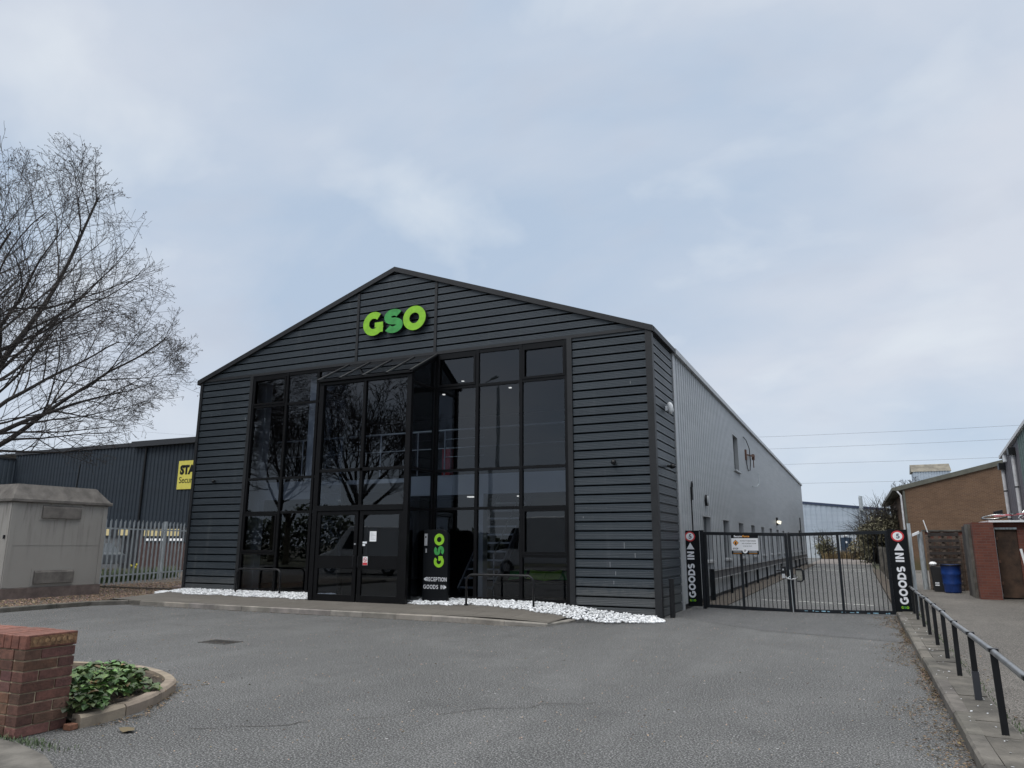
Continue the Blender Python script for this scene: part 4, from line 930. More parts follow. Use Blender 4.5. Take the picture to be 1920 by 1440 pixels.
# ------------------------------------------------------------------ brick pier wall, near left
def brickwall():
    e = empty('brick_wall', (11.9,-12.25,0), 'low red brick boundary wall end with a brick on edge cap', 'wall')
    x1, y0, y1 = 12.3, -12.48, -12.03; hc = .0875; core = MB(); core.box((8.0,y0+.012,0),(x1-.012,y1-.012,.70)); core.build('mortar', M['mortar'], e)
    rnd = random.Random(8); m = MB()
    def col():
        t = rnd.uniform(.55,1.2); return (t, t*rnd.uniform(.8,1.05), t*rnd.uniform(.8,1.1))
    def bk(a, b):
        j = [rnd.uniform(-.003,.003) for _ in range(6)]; m.box((a[0]+j[0],a[1]+j[1],a[2]+j[2]*.6),(b[0]+j[3],b[1]+j[4],b[2]+j[5]*.6), col())
    for c in range(8):
        z0, z1 = c*hc+.005, (c+1)*hc-.006; L1, L2 = .295, .135
        # end face (x = x1): two bricks
        if c % 2 == 0: cuts = [(y0, y0+L1), (y0+L1+.013, y1)]
        else: cuts = [(y0, y0+L2), (y0+L2+.013, y1)]
        for a, b in cuts: bk((x1-.14,a,z0),(x1,b,z1))
        x = x1-.14-.013
        while x > 8.2:
            Lx = .295 if (c+int(x*10)) % 3 else .14
            bk((x-Lx,y0,z0),(x,y0+.14,z1)); bk((x-Lx,y1-.14,z0),(x,y1,z1)); x -= Lx+.013
    m.build('brick_courses', M['brickpier'], e, bevel=.004)
    m = MB(); x = x1+.004
    while x > 8.2: 
        t = rnd.uniform(.8,1.25); m.box((x-.095,y0-.006,.705),(x,y1+.006,.82+rnd.uniform(-.004,.004)), (t*1.35,t*1.05,t*1.05)); x -= .104
    cp = m.build('cap', M['brickpier'], e, bevel=.006)
    # crumbled ochre end face with round frog holes
    m = MB(); m.box((x1+.0045,y0+.03,.722),(x1+.009,y1-.004,.805)); er = m.build('crumbled_face', mat('ochre', (.19,.105,.055), .95, var=.5, vscale=22, bump=1.0, bscale=60), cp)
    m = MB(); [m.face([(x1+.0095, y0+.07+.052*k+.019*math.cos(R(a)), .768+.019*math.sin(R(a))) for a in range(0,360,30)]) for k in range(7)]; m.build('frog_holes', mat('ochre_light', (.27,.165,.085), .95, var=.4, vscale=30), er)
    return e
brickwall()
m = MB(); m.box((8,-12.75,0),(12.02,-12.52,.14),(1,1,1)); tag(m.build('concrete_block', M['edging'], bevel=.01), 'short pale concrete kerb block at foot of the brick wall', 'block')
m = MB(); rnd = random.Random(6); 
m.box((12.36,-12.10,0),(12.45,-12.02,.05),(1.4,1.2,1.0)); tag(m.build('loose_brick', M['brickpier'], bevel=.006), 'broken piece of red brick between wall and bed edging', 'brick')

# leafy plants in the bed
def leaf_shape(m, c, d, nrm, s, rnd, col):
    d = d.normalized(); sd_ = d.cross(nrm).normalized(); nn = sd_.cross(d)
    out = [(0,0,0),(.25,.28,.05),(.45,.24,.04),(.55,.42,.03),(.8,.26,0),(1,0,-.12),(.8,-.26,0),(.55,-.42,.03),(.45,-.24,.04),(.25,-.28,.05)]
    P_ = [c+d*a*s+sd_*b*s+nn*(h+abs(b)*.35)*s for a, b, h in out]
    mid = [c, c+d*.5*s, c+d*s-nn*.12*s]
    m.face([P_[0],P_[1],P_[2],P_[3],mid[1]], col); m.face([mid[1],P_[3],P_[4],P_[5]], col); m.face([P_[0],mid[1],P_[7],P_[8],P_[9]], col); m.face([mid[1],P_[5],P_[6],P_[7]], col)
def plant(x, y, rad, h, n, label, seed, dark=1.0):
    rnd = random.Random(seed); e = empty('leafy_plant', (x,y,.08), label, 'plant', 'leafy plants in the kerbed bed'); m = MB(); st = MB()
    for i in range(n):
        a = rnd.uniform(0, 6.28); rr = rad*math.sqrt(rnd.random()); hh = h*(1-.55*(rr/rad)**2)*rnd.uniform(.55,1.05)
        c = Vector((x+rr*math.cos(a), y+rr*math.sin(a), .08+hh)); base = Vector((x+rr*.35*math.cos(a), y+rr*.35*math.sin(a), .08))
        if rnd.random() < .45: st.tube([base, (base+c)/2+Vector((0,0,.04)), c], .003, 4, False)
        for k in range(3):
            aa = a+rnd.uniform(-.5,.5)+(k-1)*1.1; d = Vector((math.cos(aa), math.sin(aa), rnd.uniform(-.45,.35))); nr = Vector((rnd.uniform(-.3,.3), rnd.uniform(-.3,.3), 1))
            t = rnd.uniform(.4,1.55)*dark; cl_ = (t*rnd.uniform(.8,1.3), t, t*rnd.uniform(.7,1.3)) if rnd.random() > .05 else (t*3.0, t*1.1, t*1.5)
            leaf_shape(m, c, d, nr, rnd.uniform(.045,.12), rnd, cl_)
    m.build('foliage', M['leaf'], e); st.build('stem', M['stem'], e)
plant(11.95,-11.62,.34,.36,130,'tallest bright green leafy plant at front of the kerbed bed',1)
plant(11.55,-11.15,.36,.30,110,'mid green leafy plant in the middle of the kerbed bed',2,.9)
plant(12.18,-11.88,.22,.22,60,'dark low leafy plant overhanging the bed edging by the brick wall',3,.55)
plant(11.1,-10.75,.34,.20,55,'low sparse leafy plant at the back of the kerbed bed',4,.8)
plant(11.85,-10.95,.20,.12,24,'small sparse sprout near the rounded end of the bed',5,.75)
def bedlit(rnd): return (rnd.uniform(9.5,12.3), rnd.uniform(-11.9,-10.2), .085)
flakes('leaf_litter', 420, bedlit, M['leaf_dead'], .012, .03)
m = MB(); rnd = random.Random(12)
c0 = Vector((12.93,-11.9,.012))
ring = [(c0.x+.09*math.cos(a)*rnd.uniform(.7,1.3), c0.y+.05*math.sin(a)*rnd.uniform(.6,1.3), .012+rnd.uniform(0,.02)) for a in [i*.7 for i in range(9)]]
for i in range(9): m.face([c0+Vector((0,0,.03)), ring[i], ring[(i+1) % 9]], (.6,.6,.5))
tag(m.build('curled_leaf', M['leaf_dead']), 'curled brown dead leaf lying alone on the tarmac', 'leaf')

# ------------------------------------------------------------------ electrical cabinet (substation housing)
cb = empty('substation_cabinet', (-3.6,-2.75,.1), 'large grey beige electricity cabinet with hipped roof on a plinth', 'cabinet')
X1, X0, Y0, Y1 = -2.1, -5.2, -4.12, -1.28
m = MB(); m.box((X0-.05,Y0-.04,.08),(X1+.02,Y1+.04,.38)); m.build('plinth', M['plinth'], cb, bevel=.01)
def grp_mat():
    mt = bpy.data.materials.new('cabinet_face'); mt.use_nodes = True; t = NT(mt.node_tree); b = mt.node_tree.nodes['Principled BSDF']; b.inputs['Roughness'].default_value = .6
    g = t.n('ShaderNodeNewGeometry'); mp = t.n('ShaderNodeMapping'); mp.inputs['Scale'].default_value = (5,5,.35); t.l(g.outputs['Position'], mp.inputs[0]); n = t.noise(mp.outputs[0], 1.6, 6, .65); n2 = t.noise(g.outputs['Position'], 1.3, 4, .6)
    s = t.n('ShaderNodeSeparateXYZ'); t.l(g.outputs['Position'], s.inputs[0]); up = t.ramp(t.math('MULTIPLY', s.outputs[2], .36), [(.35, 0.0), (.95, 1.0)])
    c = t.mix(n2, (.30,.28,.255), (.37,.35,.32)); c = t.mix(t.math('MULTIPLY', t.ramp(n, [(.5, 0.0), (.68, .75)]), up), c, (.12,.105,.09)); t.l(c, b.inputs['Base Color']); return mt
gm = grp_mat()
m = MB(); m.box((X0,Y0,.38),(X1,Y1,2.70)); m.build('body', gm, cb, bevel=.015)
m = MB()
m.box((X1+.001,Y0+.0,.40),(X1+.02,Y0+.13,2.68)); m.box((X1+.001,Y1-.13,.40),(X1+.02,Y1,2.68)); m.box((X1+.001,Y0+.13,1.52),(X1+.008,Y1-.13,1.54)); m.box((X1-.25,Y0-.02,.4),(X1-.01,Y0-.001,2.68)); m.build('corner_strip', gm, cb)
for zc2, ya, yb_ in ((2.46,-3.30,-2.15),(.66,-3.30,-2.15)):
    m = MB(); m.box((X1+.001,ya-.06,zc2-.24),(X1+.012,yb_+.06,zc2+.24)); v = m.build('vent_surround', gm, cb)
    m = MB(); m.prism([(X1+.012,ya,zc2-.18),(X1+.075,ya,zc2-.18),(X1+.075,ya,zc2+.12),(X1+.03,ya,zc2+.18),(X1+.012,ya,zc2+.18)], (0,yb_-ya,0)); m.build('vent_hood', M['grp_roof'], v, bevel=.006)
m = MB(); m.box((X0-.1,Y0-.1,2.70),(X1+.1,Y1+.1,2.80)); m.build('eaves', M['grp_roof'], cb, bevel=.02)
m = MB(); a = [(X0-.06,Y0-.06,2.80),(X1+.05,Y0-.06,2.80),(X1+.05,Y1+.06,2.80),(X0-.06,Y1+.06,2.80)]; b_ = [(X0+.35,Y0+.20,3.21),(X1-.20,Y0+.20,3.21),(X1-.20,Y1-.30,3.21),(X0+.35,Y1-.30,3.21)]
m.raw(a+b_, [(0,1,5,4),(1,2,6,5),(2,3,7,6),(3,0,4,7)]); c_ = (X0/2+X1/2, (Y0+Y1)/2-.02, 3.235)
m.raw(b_+[c_], [(0,1,4),(1,2,4),(2,3,4),(3,0,4)]); m.build('roof', M['grp_roof'], cb, bevel=.01)
m = MB(); m.tube([(X1-.5,Y1-.75,3.2),(X1-.5,Y1-.75,3.3)], .03, 8); m.tube([(X1-.5,Y1-.75,3.3),(X1-.47,Y1-.74,3.95)], .022, 6); tag(m.build('aerial', M['black']), 'short black aerial on the cabinet roof', 'aerial')
m = MB(); m.obox((X1-.12,Y0-.03,1.75),(.02,0,0),(0,.03,0),(0,0,.05)); m.build('door_handle', M['black'], cb)
m = MB(); m.box((-1.9,1.2,.15),(-.9,2.0,.21)); tag(m.build('manhole_slab', M['plinth'], bevel=.01), 'flat brown inspection slab lying in gravel near the palisade', 'slab')

# ------------------------------------------------------------------ palisade fence
fe = empty('palisade_fence', (-6.3,3.8,.15), 'galvanised steel palisade fence between cabinet and warehouse', 'fence')
fa, fb = Vector((-4.3,-1.3,.15)), Vector((-7.6,7.3,.15)); d = (fb-fa); Lf = d.length; d.normalize(); nrm = Vector((d.y,-d.x,0))
m = MB(); k = .1
def pale(m, c, h):
    s = .058; prof = [(-s,0),(-s*.55,.022),(-s*.15,.006),(s*.15,.006),(s*.55,.022),(s,0)]
    for (a, b), (a2, b2) in zip(prof, prof[1:]):
        p, q = c+d*a+nrm*b, c+d*a2+nrm*b2; ta = h-abs(a)*1.6; tb = h-abs(a2)*1.6
        m.face([p, q, q+Vector((0,0,tb)), p+Vector((0,0,ta))])
    m.face([c-d*.012+nrm*.006+Vector((0,0,h-.1)), c+d*.012+nrm*.006+Vector((0,0,h-.1)), c+nrm*.03+Vector((0,0,h+.02))])
while k < Lf: pale(m, fa+d*k+nrm*.05, 2.3+random.uniform(-.01,.01)); k += .285
m.build('pales', M['galv'], fe)
m = MB()
for z in (.45,2.1): m.bar(fa+Vector((0,0,z-.15)), fb+Vector((0,0,z-.15)), .04, .05)
m.build('rail', M['galv'], fe)
for k in (1.2,6.55): c = fa+d*k-nrm*.07; m = MB(); m.bar(c-Vector((0,0,.1)), c+Vector((0,0,2.3)), .12, .07, (d.x,d.y,0)); m.build('post', M['galv'], fe)
# daffodils behind the fence
def daff(rnd):
    t = rnd.random()*Lf; k = int(t/.42)*.42+.2+rnd.gauss(0,.09); p = fa+d*k-nrm*rnd.uniform(.7,1.3); return (p.x, p.y, .15)
weeds('daffodil_leaves', 2600, daff, .28, .55, M['blade'], .016)
for i, (k, o, h) in enumerate(((1.9,.9,.62),(2.05,1.1,.56),(6.15,.9,.60),(6.25,1.0,.5),(5.6,.8,.58))):
    c = fa+d*k-nrm*o; e = empty('daffodil', c, ['yellow daffodil lowest on the left behind the palisade', 'yellow daffodil just behind the leftmost daffodil', 'pale daffodil before the wide palisade post', 'small pale daffodil lowest beside the wide palisade post', 'pale daffodil left of the wide palisade post'][i], 'flower', 'daffodils behind the palisade')
    m = MB(); m.tube([c, c+Vector((0,0,h))], .006, 5); m.build('stem', M['stem'], e); t = c+Vector((0,0,h)); m = MB(); ax = nrm
    for q in range(6): a = q*R(60); v = d*math.cos(a)+Vector((0,0,1))*math.sin(a); w2 = d*math.cos(a+.5)+Vector((0,0,1))*math.sin(a+.5); w3 = d*math.cos(a-.5)+Vector((0,0,1))*math.sin(a-.5); m.face([t, t+w3*.04, t+v*.075, t+w2*.04])
    m.tube([t, t+ax*.05], [.018,.03], 8); m.build('petals', M['petal'], e)

# ------------------------------------------------------------------ dark neighbour building, left
nb = empty('neighbour_warehouse', (-25,13,0), 'long navy ribbed warehouse beyond the palisade fence', 'building')
YN = 13.0
m = MB(); corr(m, (-31,YN,0), (1,0,0), (0,-1,0), 11.4, 2.5, 7.25, .30, .04); corr(m, (-19.6,YN-.02,0), (1,0,0), (0,-1,0), 14.5, 2.5, 7.3, .30, .04); m.build('wall', M['neigh'], nb)
m = MB(); corr(m, (-31,YN-2.5,0), (0,1,0), (1,0,0), 2.5, .1, 6.9, .30, .04); corr(m, (-45,YN-2.5,0), (1,0,0), (0,-1,0), 14, .1, 6.9, .30, .04); m.build('wall', mat('mid_blue_grey', (.055,.07,.085), .5), nb)
m = MB(); m.box((-45,YN-2.7,6.9),(-30.9,YN,7.0)); m.box((-31,YN-.12,7.2),(-19.6,YN+.1,7.42)); m.box((-19.6,YN-.38,7.12),(-5,YN+.1,7.44)); m.build('eaves', M['neigh_trim'], nb)
m = MB(); m.box((-31,YN+.02,0),(-5,YN+.1,7.2)); m.prism([(-45,YN+.1,7.3),(-5,YN+.1,7.3),(-5,YN+14,9.0),(-45,YN+14,9.0)], (0,0,.08)); m.build('roof', M['neigh_trim'], nb)
m = MB(); m.tube([(-18.6,YN-.12,7.1),(-18.6,YN-.12,2.4)], .06, 8); m.build('downpipe', M['black'], nb)
m = MB(); m.tube([(-31.6,YN-2.5,6.7),(-31,YN-2.35,6.65),(-30.85,YN-1.9,6.0),(-30.85,YN-1.9,.2)], .09, 8); m.build('downpipe', M['neigh_trim'], nb)
m = MB(); m.box((-31,YN-.06,.1),(-19.9,YN,2.5)); m.build('lower_wall', mat('grey_block', (.12,.125,.13), .8, var=.3), nb)
m = MB(); m.box((-18.4,YN-.08,.1),(-5,YN-.0,2.0)); m.build('brick_wall', brick_mat('dark_brick', (.085,.042,.036), (.06,.032,.03), (.08,.065,.06)), nb)
for x0, x1, z0, z1, mt in ((-22.6,-19.2,2.02,2.42,'yellow_lit'),(-18.0,-14.2,1.98,2.36,'yellow_lit'),(-17.9,-12.0,1.72,1.84,'white_lit')):
    m = MB(); x = x0; rnd = random.Random(int(x0*10))
    fr = MB(); fr.box((x0-.1,YN-.13,z0-.08),(x1+.1,YN-.07,z1+.08)); w_ = fr.build('window_band', M['neigh_trim'], nb)
    while x < x1:
        Lx = rnd.uniform(.2,.55)
        if rnd.random() < .72: m = MB(); m.box((x,YN-.145,z0),(min(x+Lx,x1),YN-.132,z1)); m.build('lit_pane', M[mt], w_)
        x += Lx+.08
# yellow sign
e = empty('shop_sign', (-15,YN-.1,5.4), 'yellow sign with black lettering on the navy warehouse', 'sign')
m = MB(); m.box((-15.80,YN-.12,4.55),(-13.6,YN-.06,6.15)); m.build('board', M['yellow'], e)
bfont('STAR', .55, (-15.66,YN-.125,5.36), U, V, N_, M['signblack'], e, 'lettering', .07, .95); bfont('Security', .46, (-15.66,YN-.125,4.78), U, V, N_, M['signblack'], e, 'lettering', .005, .95)
# parked car silhouettes behind fence
def car(x, y, mt, label):
    e = empty('parked_car', (x,y,.15), label, 'car', 'cars parked beyond the palisade')
    prof = [(0,.3),(.05,.75),(.9,.9),(1.5,1.38),(3.0,1.42),(3.7,.95),(4.1,.85),(4.15,.35)]
    m = MB(); m.prism([(x+a,y,.15+b) for a, b in prof], (0,1.7,0)); m.build('body', mt, e, bevel=.05)
    m = MB(); m.prism([(x+1.1,y-.004,1.09),(x+1.6,y-.004,1.46),(x+2.9,y-.004,1.48),(x+3.35,y-.004,1.12)], (0,-.004,0)); m.build('side_window', M['vanglass'], e)
    for q in (.8,3.3): m = MB(); m.tube([(x+q,y-.03,.47),(x+q,y+.2,.47)], .32, 16); wh = m.build('wheel', M['rubber'], e); m = MB(); m.tube([(x+q,y-.04,.47),(x+q,y-.031,.47)], .2, 14); m.build('rim', M['steel'], wh)
car(-21.4,9.6,mat('car_grey',(.16,.18,.20),.35,metal=.4),'grey car parked beyond the left end of the palisade')


# ------------------------------------------------------------------ right: brick building
bb = empty('brick_building', (24.5,35.2,0), 'tan brick building with sloping roofline behind the bins', 'building'); YB = 35.2
m = MB(); m.prism([(21.72,YB,.05),(30,YB,.05),(30,YB,7.05),(21.72,YB,4.98)], (0,22,0)); m.build('wall', M['brick_tan'], bb)
m = MB(); m.prism([(21.25,YB-.12,4.88),(30,YB-.12,7.02),(30,YB-.12,7.32),(21.25,YB-.12,5.15)], (0,22.2,0)); m.build('roof', M['fascia'], bb)
m = MB(); m.box((21.62,YB-.05,.05),(21.74,YB+.3,4.9)); m.build('corner_board', M['fascia'], bb)
m = MB(); m.box((21.05,YB-.1,4.92),(21.3,YB+22,5.12)); m.build('gutter', M['fascia'], bb)
m = MB(); m.tube([(21.3,YB-.05,4.9),(21.5,YB-.12,4.6),(21.5,YB-.12,.2)], .055, 8); m.build('downpipe', M['pipe'], bb)
# grey/green building at the right edge
gb = empty('corrugated_building', (24.5,18,0), 'purple grey and green corrugated building at the right edge', 'building'); XG = 24.5; YC = 18.8
zt = lambda q: 5.12+(YC-q)*.118
m = MB(); corr(m, (XG,YC,0), (0,-1,0), (-1,0,0), 3.5, .1, lambda q: 5.05+q*.118, .35, .03); m.build('wall', M['purple'], gb)
m = MB(); corr(m, (XG-.02,YC-3.5,0), (0,-1,0), (-1,0,0), 16, .1, lambda q: 5.05+(q+3.5)*.118, .35, .03); m.build('green_wall', M['seagreen'], gb)
m = MB(); m.prism([(XG,YC,5.05),(XG,YC-20,5.05+2.36),(XG,YC-20,5.17+2.36),(XG,YC,5.17)], (-.14,0,0)); m.build('verge_trim', M['pipe'], gb)
m = MB(); m.box((XG+.05,YC-19.5,.1),(XG+10,YC-.02,5.0)); m.prism([(XG+.05,YC-.02,5.0),(XG+.05,YC-19.5,5.0),(XG+.05,YC-19.5,7.2),(XG+.05,YC-.02,5.0)][:3], (10,0,0)); m.build('core_wall', M['purple'], gb)
for i, (yy, z0) in enumerate(((YC-.35,4.6),(YC-2.7,4.95))):
    m = MB(); m.tube([(XG-.12,yy,z0),(XG-.12,yy,1.0)], .06, 10); dp = m.build('downpipe', M['pipe'], gb); m = MB(); m.box((XG-.26,yy-.17,z0-.02),(XG-.03,yy+.17,z0+.24)); m.build('hopper', M['black'], dp); m = MB()
    for z in (3.7,2.6): m.tube([(XG-.12,yy,z),(XG-.12,yy,z+.05)], .07, 10)
    m.build('bracket', M['black'], dp)
m = MB(); m.box((XG-.12,YC-.9,4.85),(XG-.02,YC-.65,5.15)); tag(m.build('alarm_box', M['inwhite'], bevel=.01), 'cream alarm box high on the purple grey corrugated wall', 'alarm')
# window on brick building near the corner
m = MB(); x0, x1, z0, z1 = 27.0, 27.75, 3.25, 3.95
m.box((x0,YB-.05,z0),(x0+.1,YB-.002,z1)); m.box((x1-.1,YB-.05,z0),(x1,YB-.002,z1)); m.box((x0+.1,YB-.05,z1-.1),(x1-.1,YB-.002,z1)); m.box((x0+.1,YB-.05,z0),(x1-.1,YB-.002,z0+.1)); w_ = m.build('window', M['fascia'], bb)
m = MB(); m.box((x0+.1,YB-.02,z0+.1),(x1-.1,YB-.003,z1-.1)); m.build('pane', M['vanglass'], w_)
# shed with steel door
sh = empty('brick_shed', (22.6,9,.1), 'small flat roofed red brick bin store with a dark steel door', 'shed'); YS = 8.35
m = MB(); m.box((21.84,YS,.05),(22.36,YS+1.9,2.24)); m.build('brick_pier', M['brick_red'], sh)
m = MB(); m.box((22.36,YS+.45,2.05),(24.3,YS+.7,2.24)); m.box((22.98,YS+.45,.05),(24.3,YS+.7,2.05)); m.box((24.2,YS+.7,.05),(24.3,YS+3.6,2.24)); m.box((22.36,YS+3.4,.05),(24.2,YS+3.6,2.24)); m.build('wall', M['brick_red'], sh)
m = MB(); m.box((22.3,YS+.25,2.245),(24.4,YS+3.7,2.30)); m.build('roof_slab', M['inwhite'], sh)
m = MB(); m.box((22.365,YS+.42,.1),(22.43,YS+.48,2.1)); m.box((22.43,YS+.42,2.045),(22.98,YS+.48,2.1)); m.build('door_frame', M['galv'], sh)
m = MB(); m.box((22.46,YS+.49,.14),(22.97,YS+.53,2.04)); dr = m.build('door', M['rust'], sh)
m = MB()
for z in (.5,1.1,1.75): m.box((22.43,YS+.47,z),(22.50,YS+.489,z+.08))
m.build('hinge', M['rust2'], dr)
m = MB(); m.box((21.76,YS+.35,.1),(21.835,YS+1.1,2.20)); m.build('concrete_post', M['concrete_dirty'], sh)
m = MB(); m.box((21.78,YS+1.12,.1),(21.835,YS+1.9,2.16)); m.build('timber_side', M['wood_dark'], sh)
# bicycle lying on the shed roof
bk = empty('bicycle', (22.9,9.1,2.3), 'red bicycle lying flat on the bin store roof', 'bicycle')
def ring(m, c, rad, t, tilt=0, n=28):
    for i in range(n):
        a0, a1 = 2*math.pi*i/n, 2*math.pi*(i+1)/n; P2 = lambda a: Vector((c[0]+rad*math.cos(a), c[1]+rad*math.sin(a), c[2]+tilt*rad*math.cos(a)+.2*rad*math.sin(a))); m.tube([P2(a0), P2(a1)], t, 6, False)
for cx_, cy_ in ((22.5,8.95),(23.5,9.05)):
    m = MB(); ring(m, (cx_,cy_,2.40), .32, .018, .12); wh = m.build('wheel', M['rubber'], bk); m = MB(); ring(m, (cx_,cy_,2.415), .297, .009, .12)
    for q in range(12): a = q*R(30); m.tube([(cx_,cy_,2.43),(cx_+.3*math.cos(a),cy_+.3*math.sin(a),2.42+.03*math.cos(a))], .002, 3, False)
    m.build('rim', M['chrome'], wh)
m = MB(); Pn = dict(h=(23.3,9.4,2.5), bb=(22.95,8.85,2.45), st=(22.8,9.35,2.48), r=(22.5,8.95,2.43), f=(23.5,9.05,2.43))
for a, b in (('h','bb'),('h','st'),('st','bb'),('bb','r'),('st','r'),('h','f')): m.tube([Pn[a], Pn[b]], .017, 8)
m.build('frame', M['bikered'], bk); m = MB(); m.tube([Pn['st'],(22.73,9.5,2.52)], .012, 6); m.obox((22.70,9.56,2.55),(.12,0,.03),(0,.03,0),(0,0,.06)); m.build('saddle', M['black'], bk, bevel=.02)
m = MB(); m.tube([Pn['h'],(23.32,9.55,2.55),(23.5,9.6,2.75)], .012, 6); m.tube([(23.32,9.55,2.55),(23.2,9.6,2.4)], .012, 6); m.build('handlebar', M['chrome'], bk)
m = MB(); m.tube([(22.95,8.85,2.47),(22.95,8.85,2.49)], .09, 14); m.tube([(22.95,8.85,2.5),(22.85,8.72,2.5)], .012, 6); m.build('crank', M['chrome'], bk)
m = MB(); m.tube([(23.06,8.0,.1),(22.90,8.1,1.50)], .032, 10); tag(m.build('leaning_pole', M['white']), 'white plastic pole leaning by the bin store door', 'pole')
# blue drum, black bin, pallets
e = empty('blue_drum', (21.45,11.3,.1), 'open blue plastic drum standing before stacked pallets', 'drum'); m = MB()
m.lathe([(0,.01),(.23,0),(.245,.05),(.255,.25),(.27,.27),(.262,.31),(.275,.55),(.29,.57),(.28,.62),(.285,.84),(.30,.85),(.30,.88),(.28,.88),(.27,.80),(.24,.06),(0,.05)], (21.45,11.3,.1), 28); m.build('shell', M['drum'], e, smooth=True)
m = MB(); m.lathe([(.303,.845),(.31,.86),(.303,.885)], (21.45,11.3,.1), 28); m.build('rim_ring', M['black'], e)
e = empty('black_bin', (21.1,11.9,.1), 'black plastic bin with pale bag left of the blue drum', 'bin'); m = MB(); m.prism([(20.98,11.7,.1),(21.26,11.7,.1),(21.32,11.7,.9),(20.92,11.7,.9)], (0,.4,0)); m.build('body', M['black_matt'], e, bevel=.02)
m = MB(); m.lathe([(.0,.1),(.08,.09),(.12,.03),(.09,-.02),(0,-.03)], (21.0,11.75,.96), 9); m.build('bag', M['white'], e); m = MB(); m.box((21.0,11.69,.36),(21.12,11.699,.40)); m.box((21.0,11.69,.29),(21.12,11.699,.33)); m.build('label', M['inwhite'], e)
def pallet(x0, y, z0, label):
    e = empty('pallet', (x0+.45,y,z0), label, 'pallet', 'pallets leaning in the bin store')
    m = MB(); rnd = random.Random(int(z0*100)+3)
    for k in range(5): zz = z0+.04+k*.21; m.bar((x0,y,zz),(x0+.92,y+rnd.uniform(-.03,.03),zz+rnd.uniform(-.02,.02)), .025, rnd.choice((.09,.12)))
    m.build('boards', M['wood_dark'], e); m = MB()
    for k in (0.05,.45,.87): m.box((x0+k-.04,y+.03,z0),(x0+k+.04,y+.12,z0+.96))
    m.build('bearers', M['wood'], e)
pallet(20.98,12.5,.1,'lower weathered pallet upright behind the blue drum'); pallet(21.0,12.55,1.07,'upper weathered pallet standing above the blue drum')
m = MB(); rnd = random.Random(15); x = 20.95
while x < 22.1: m.box((x,12.9,.1),(x+.12,12.93,1.9+rnd.uniform(-.08,.05))); x += .135
tag(m.build('board_screen', M['wood']), 'upright weathered board screen behind the pallets', 'fence')
e = empty('garden_wall', (21.4,14,.1), 'short dark red brick wall with pale coping behind the pallets', 'wall'); m = MB(); m.box((21.0,13.3,.1),(22.6,13.55,2.06)); m.build('wall', M['brick_red'], e); m = MB(); m.box((20.9,13.25,2.065),(22.6,13.6,2.12)); m.build('coping', M['concrete_dirty'], e)
m = MB(); m.tube([(20.82,13.0,.1),(20.80,13.0,2.05)], .09, 12); tag(m.build('grey_drainpipe', M['galv']), 'thick grey pipe standing left of the pallets', 'pipe')
m = MB(); m.bar((21.05,12.9,2.0),(20.95,12.9,2.45), .05, .03); tag(m.build('white_batten', M['white']), 'short white batten sticking up above the pallets', 'batten')
m = MB(); m.obox((20.66,12.8,1.98),(.11,0,.05),(0,.06,0),(0,0,.05)); tag(m.build('bracket_lamp', M['inwhite'], bevel=.01), 'small white lamp head on top of the grey pipe', 'light')
# timber boundary fence beyond gate
tf = empty('boundary_fence', (19.95,20,0), 'low grey timber fence along the right of the drive beyond the gate', 'fence')
m = MB(); y = 3.6; rnd = random.Random(16)
while y < 34: m.box((19.93,y,.05),(19.96,y+.14,1.42+rnd.uniform(-.03,.03))); y += .15
m.build('boards', M['fence_wood'], tf)
y = 3.6
while y < 34: m = MB(); m.box((19.86,y,.0),(19.925,y+.1,1.5)); m.build('post', M['concrete_dirty'], tf); y += 2.9

# ------------------------------------------------------------------ far background
fb_ = empty('pale_blue_warehouse', (17,82,0), 'pale blue ribbed warehouse closing the end of the drive', 'building'); YF = 82
m = MB(); corr(m, (-10,YF,0), (1,0,0), (0,-1,0), 42, 2.9, lambda q: 9.2-q*.109, .6, .05); m.build('wall', M['palecl'], fb_)
m = MB(); m.box((-10,YF-.02,0),(32,YF+.2,2.9)); m.build('lower_wall', mat('pale_block', (.45,.49,.53), .8, var=.1, vscale=2), fb_)
m = MB(); m.prism([(-10,YF-.15,9.10),(32,YF-.15,4.52),(32,YF-.15,4.80),(-10,YF-.15,9.38)], (0,.3,0)); m.build('verge_trim', M['blue_trim'], fb_)
m = MB(); m.box((16.9,YF-.08,0),(18.15,YF-.021,2.45)); dd = m.build('door', mat('door_navy', (.02,.04,.07), .5), fb_); m = MB(); m.tube([(17.55,YF-.10,1.9),(17.55,YF-.081,1.9)], .12, 14); m.build('roundel', M['white'], dd)
m = MB(); m.box((17.3,YF-.3,2.6),(17.7,YF-.021,2.75)); m.build('lamp', M['white'], fb_)
m = MB(); m.tube([(19.55,YF-.3,5.6),(19.55,YF-.3,7.2),(19.6,YF-.3,7.35)], .22, 12); m.tube([(19.35,YF-.25,.2),(19.35,YF-.25,5.9)], .1, 8); m.build('flue', M['galv'], fb_)
m = MB(); m.box((14.7,78,0),(16.0,79,1.55)); tag(m.build('utility_cabinet', mat('cabinet_green', (.05,.075,.06), .6), bevel=.03), 'dark green utility cabinet at the far end of the drive', 'cabinet')
ru = empty('rooftop_unit', (26.5,72,8), 'white ribbed roof housing showing above the brick roofline', 'building')
m = MB(); corr(m, (24.8,72,0), (1,0,0), (0,-1,0), 3.4, 5.0, 9.25, .25, .04); corr(m, (28.2,72,0), (0,1,0), (1,0,0), 3, 5.0, 9.2, .25, .04); m.box((24.82,72.02,5),(28.18,75,9.2)); m.build('wall', M['palecl'], ru)
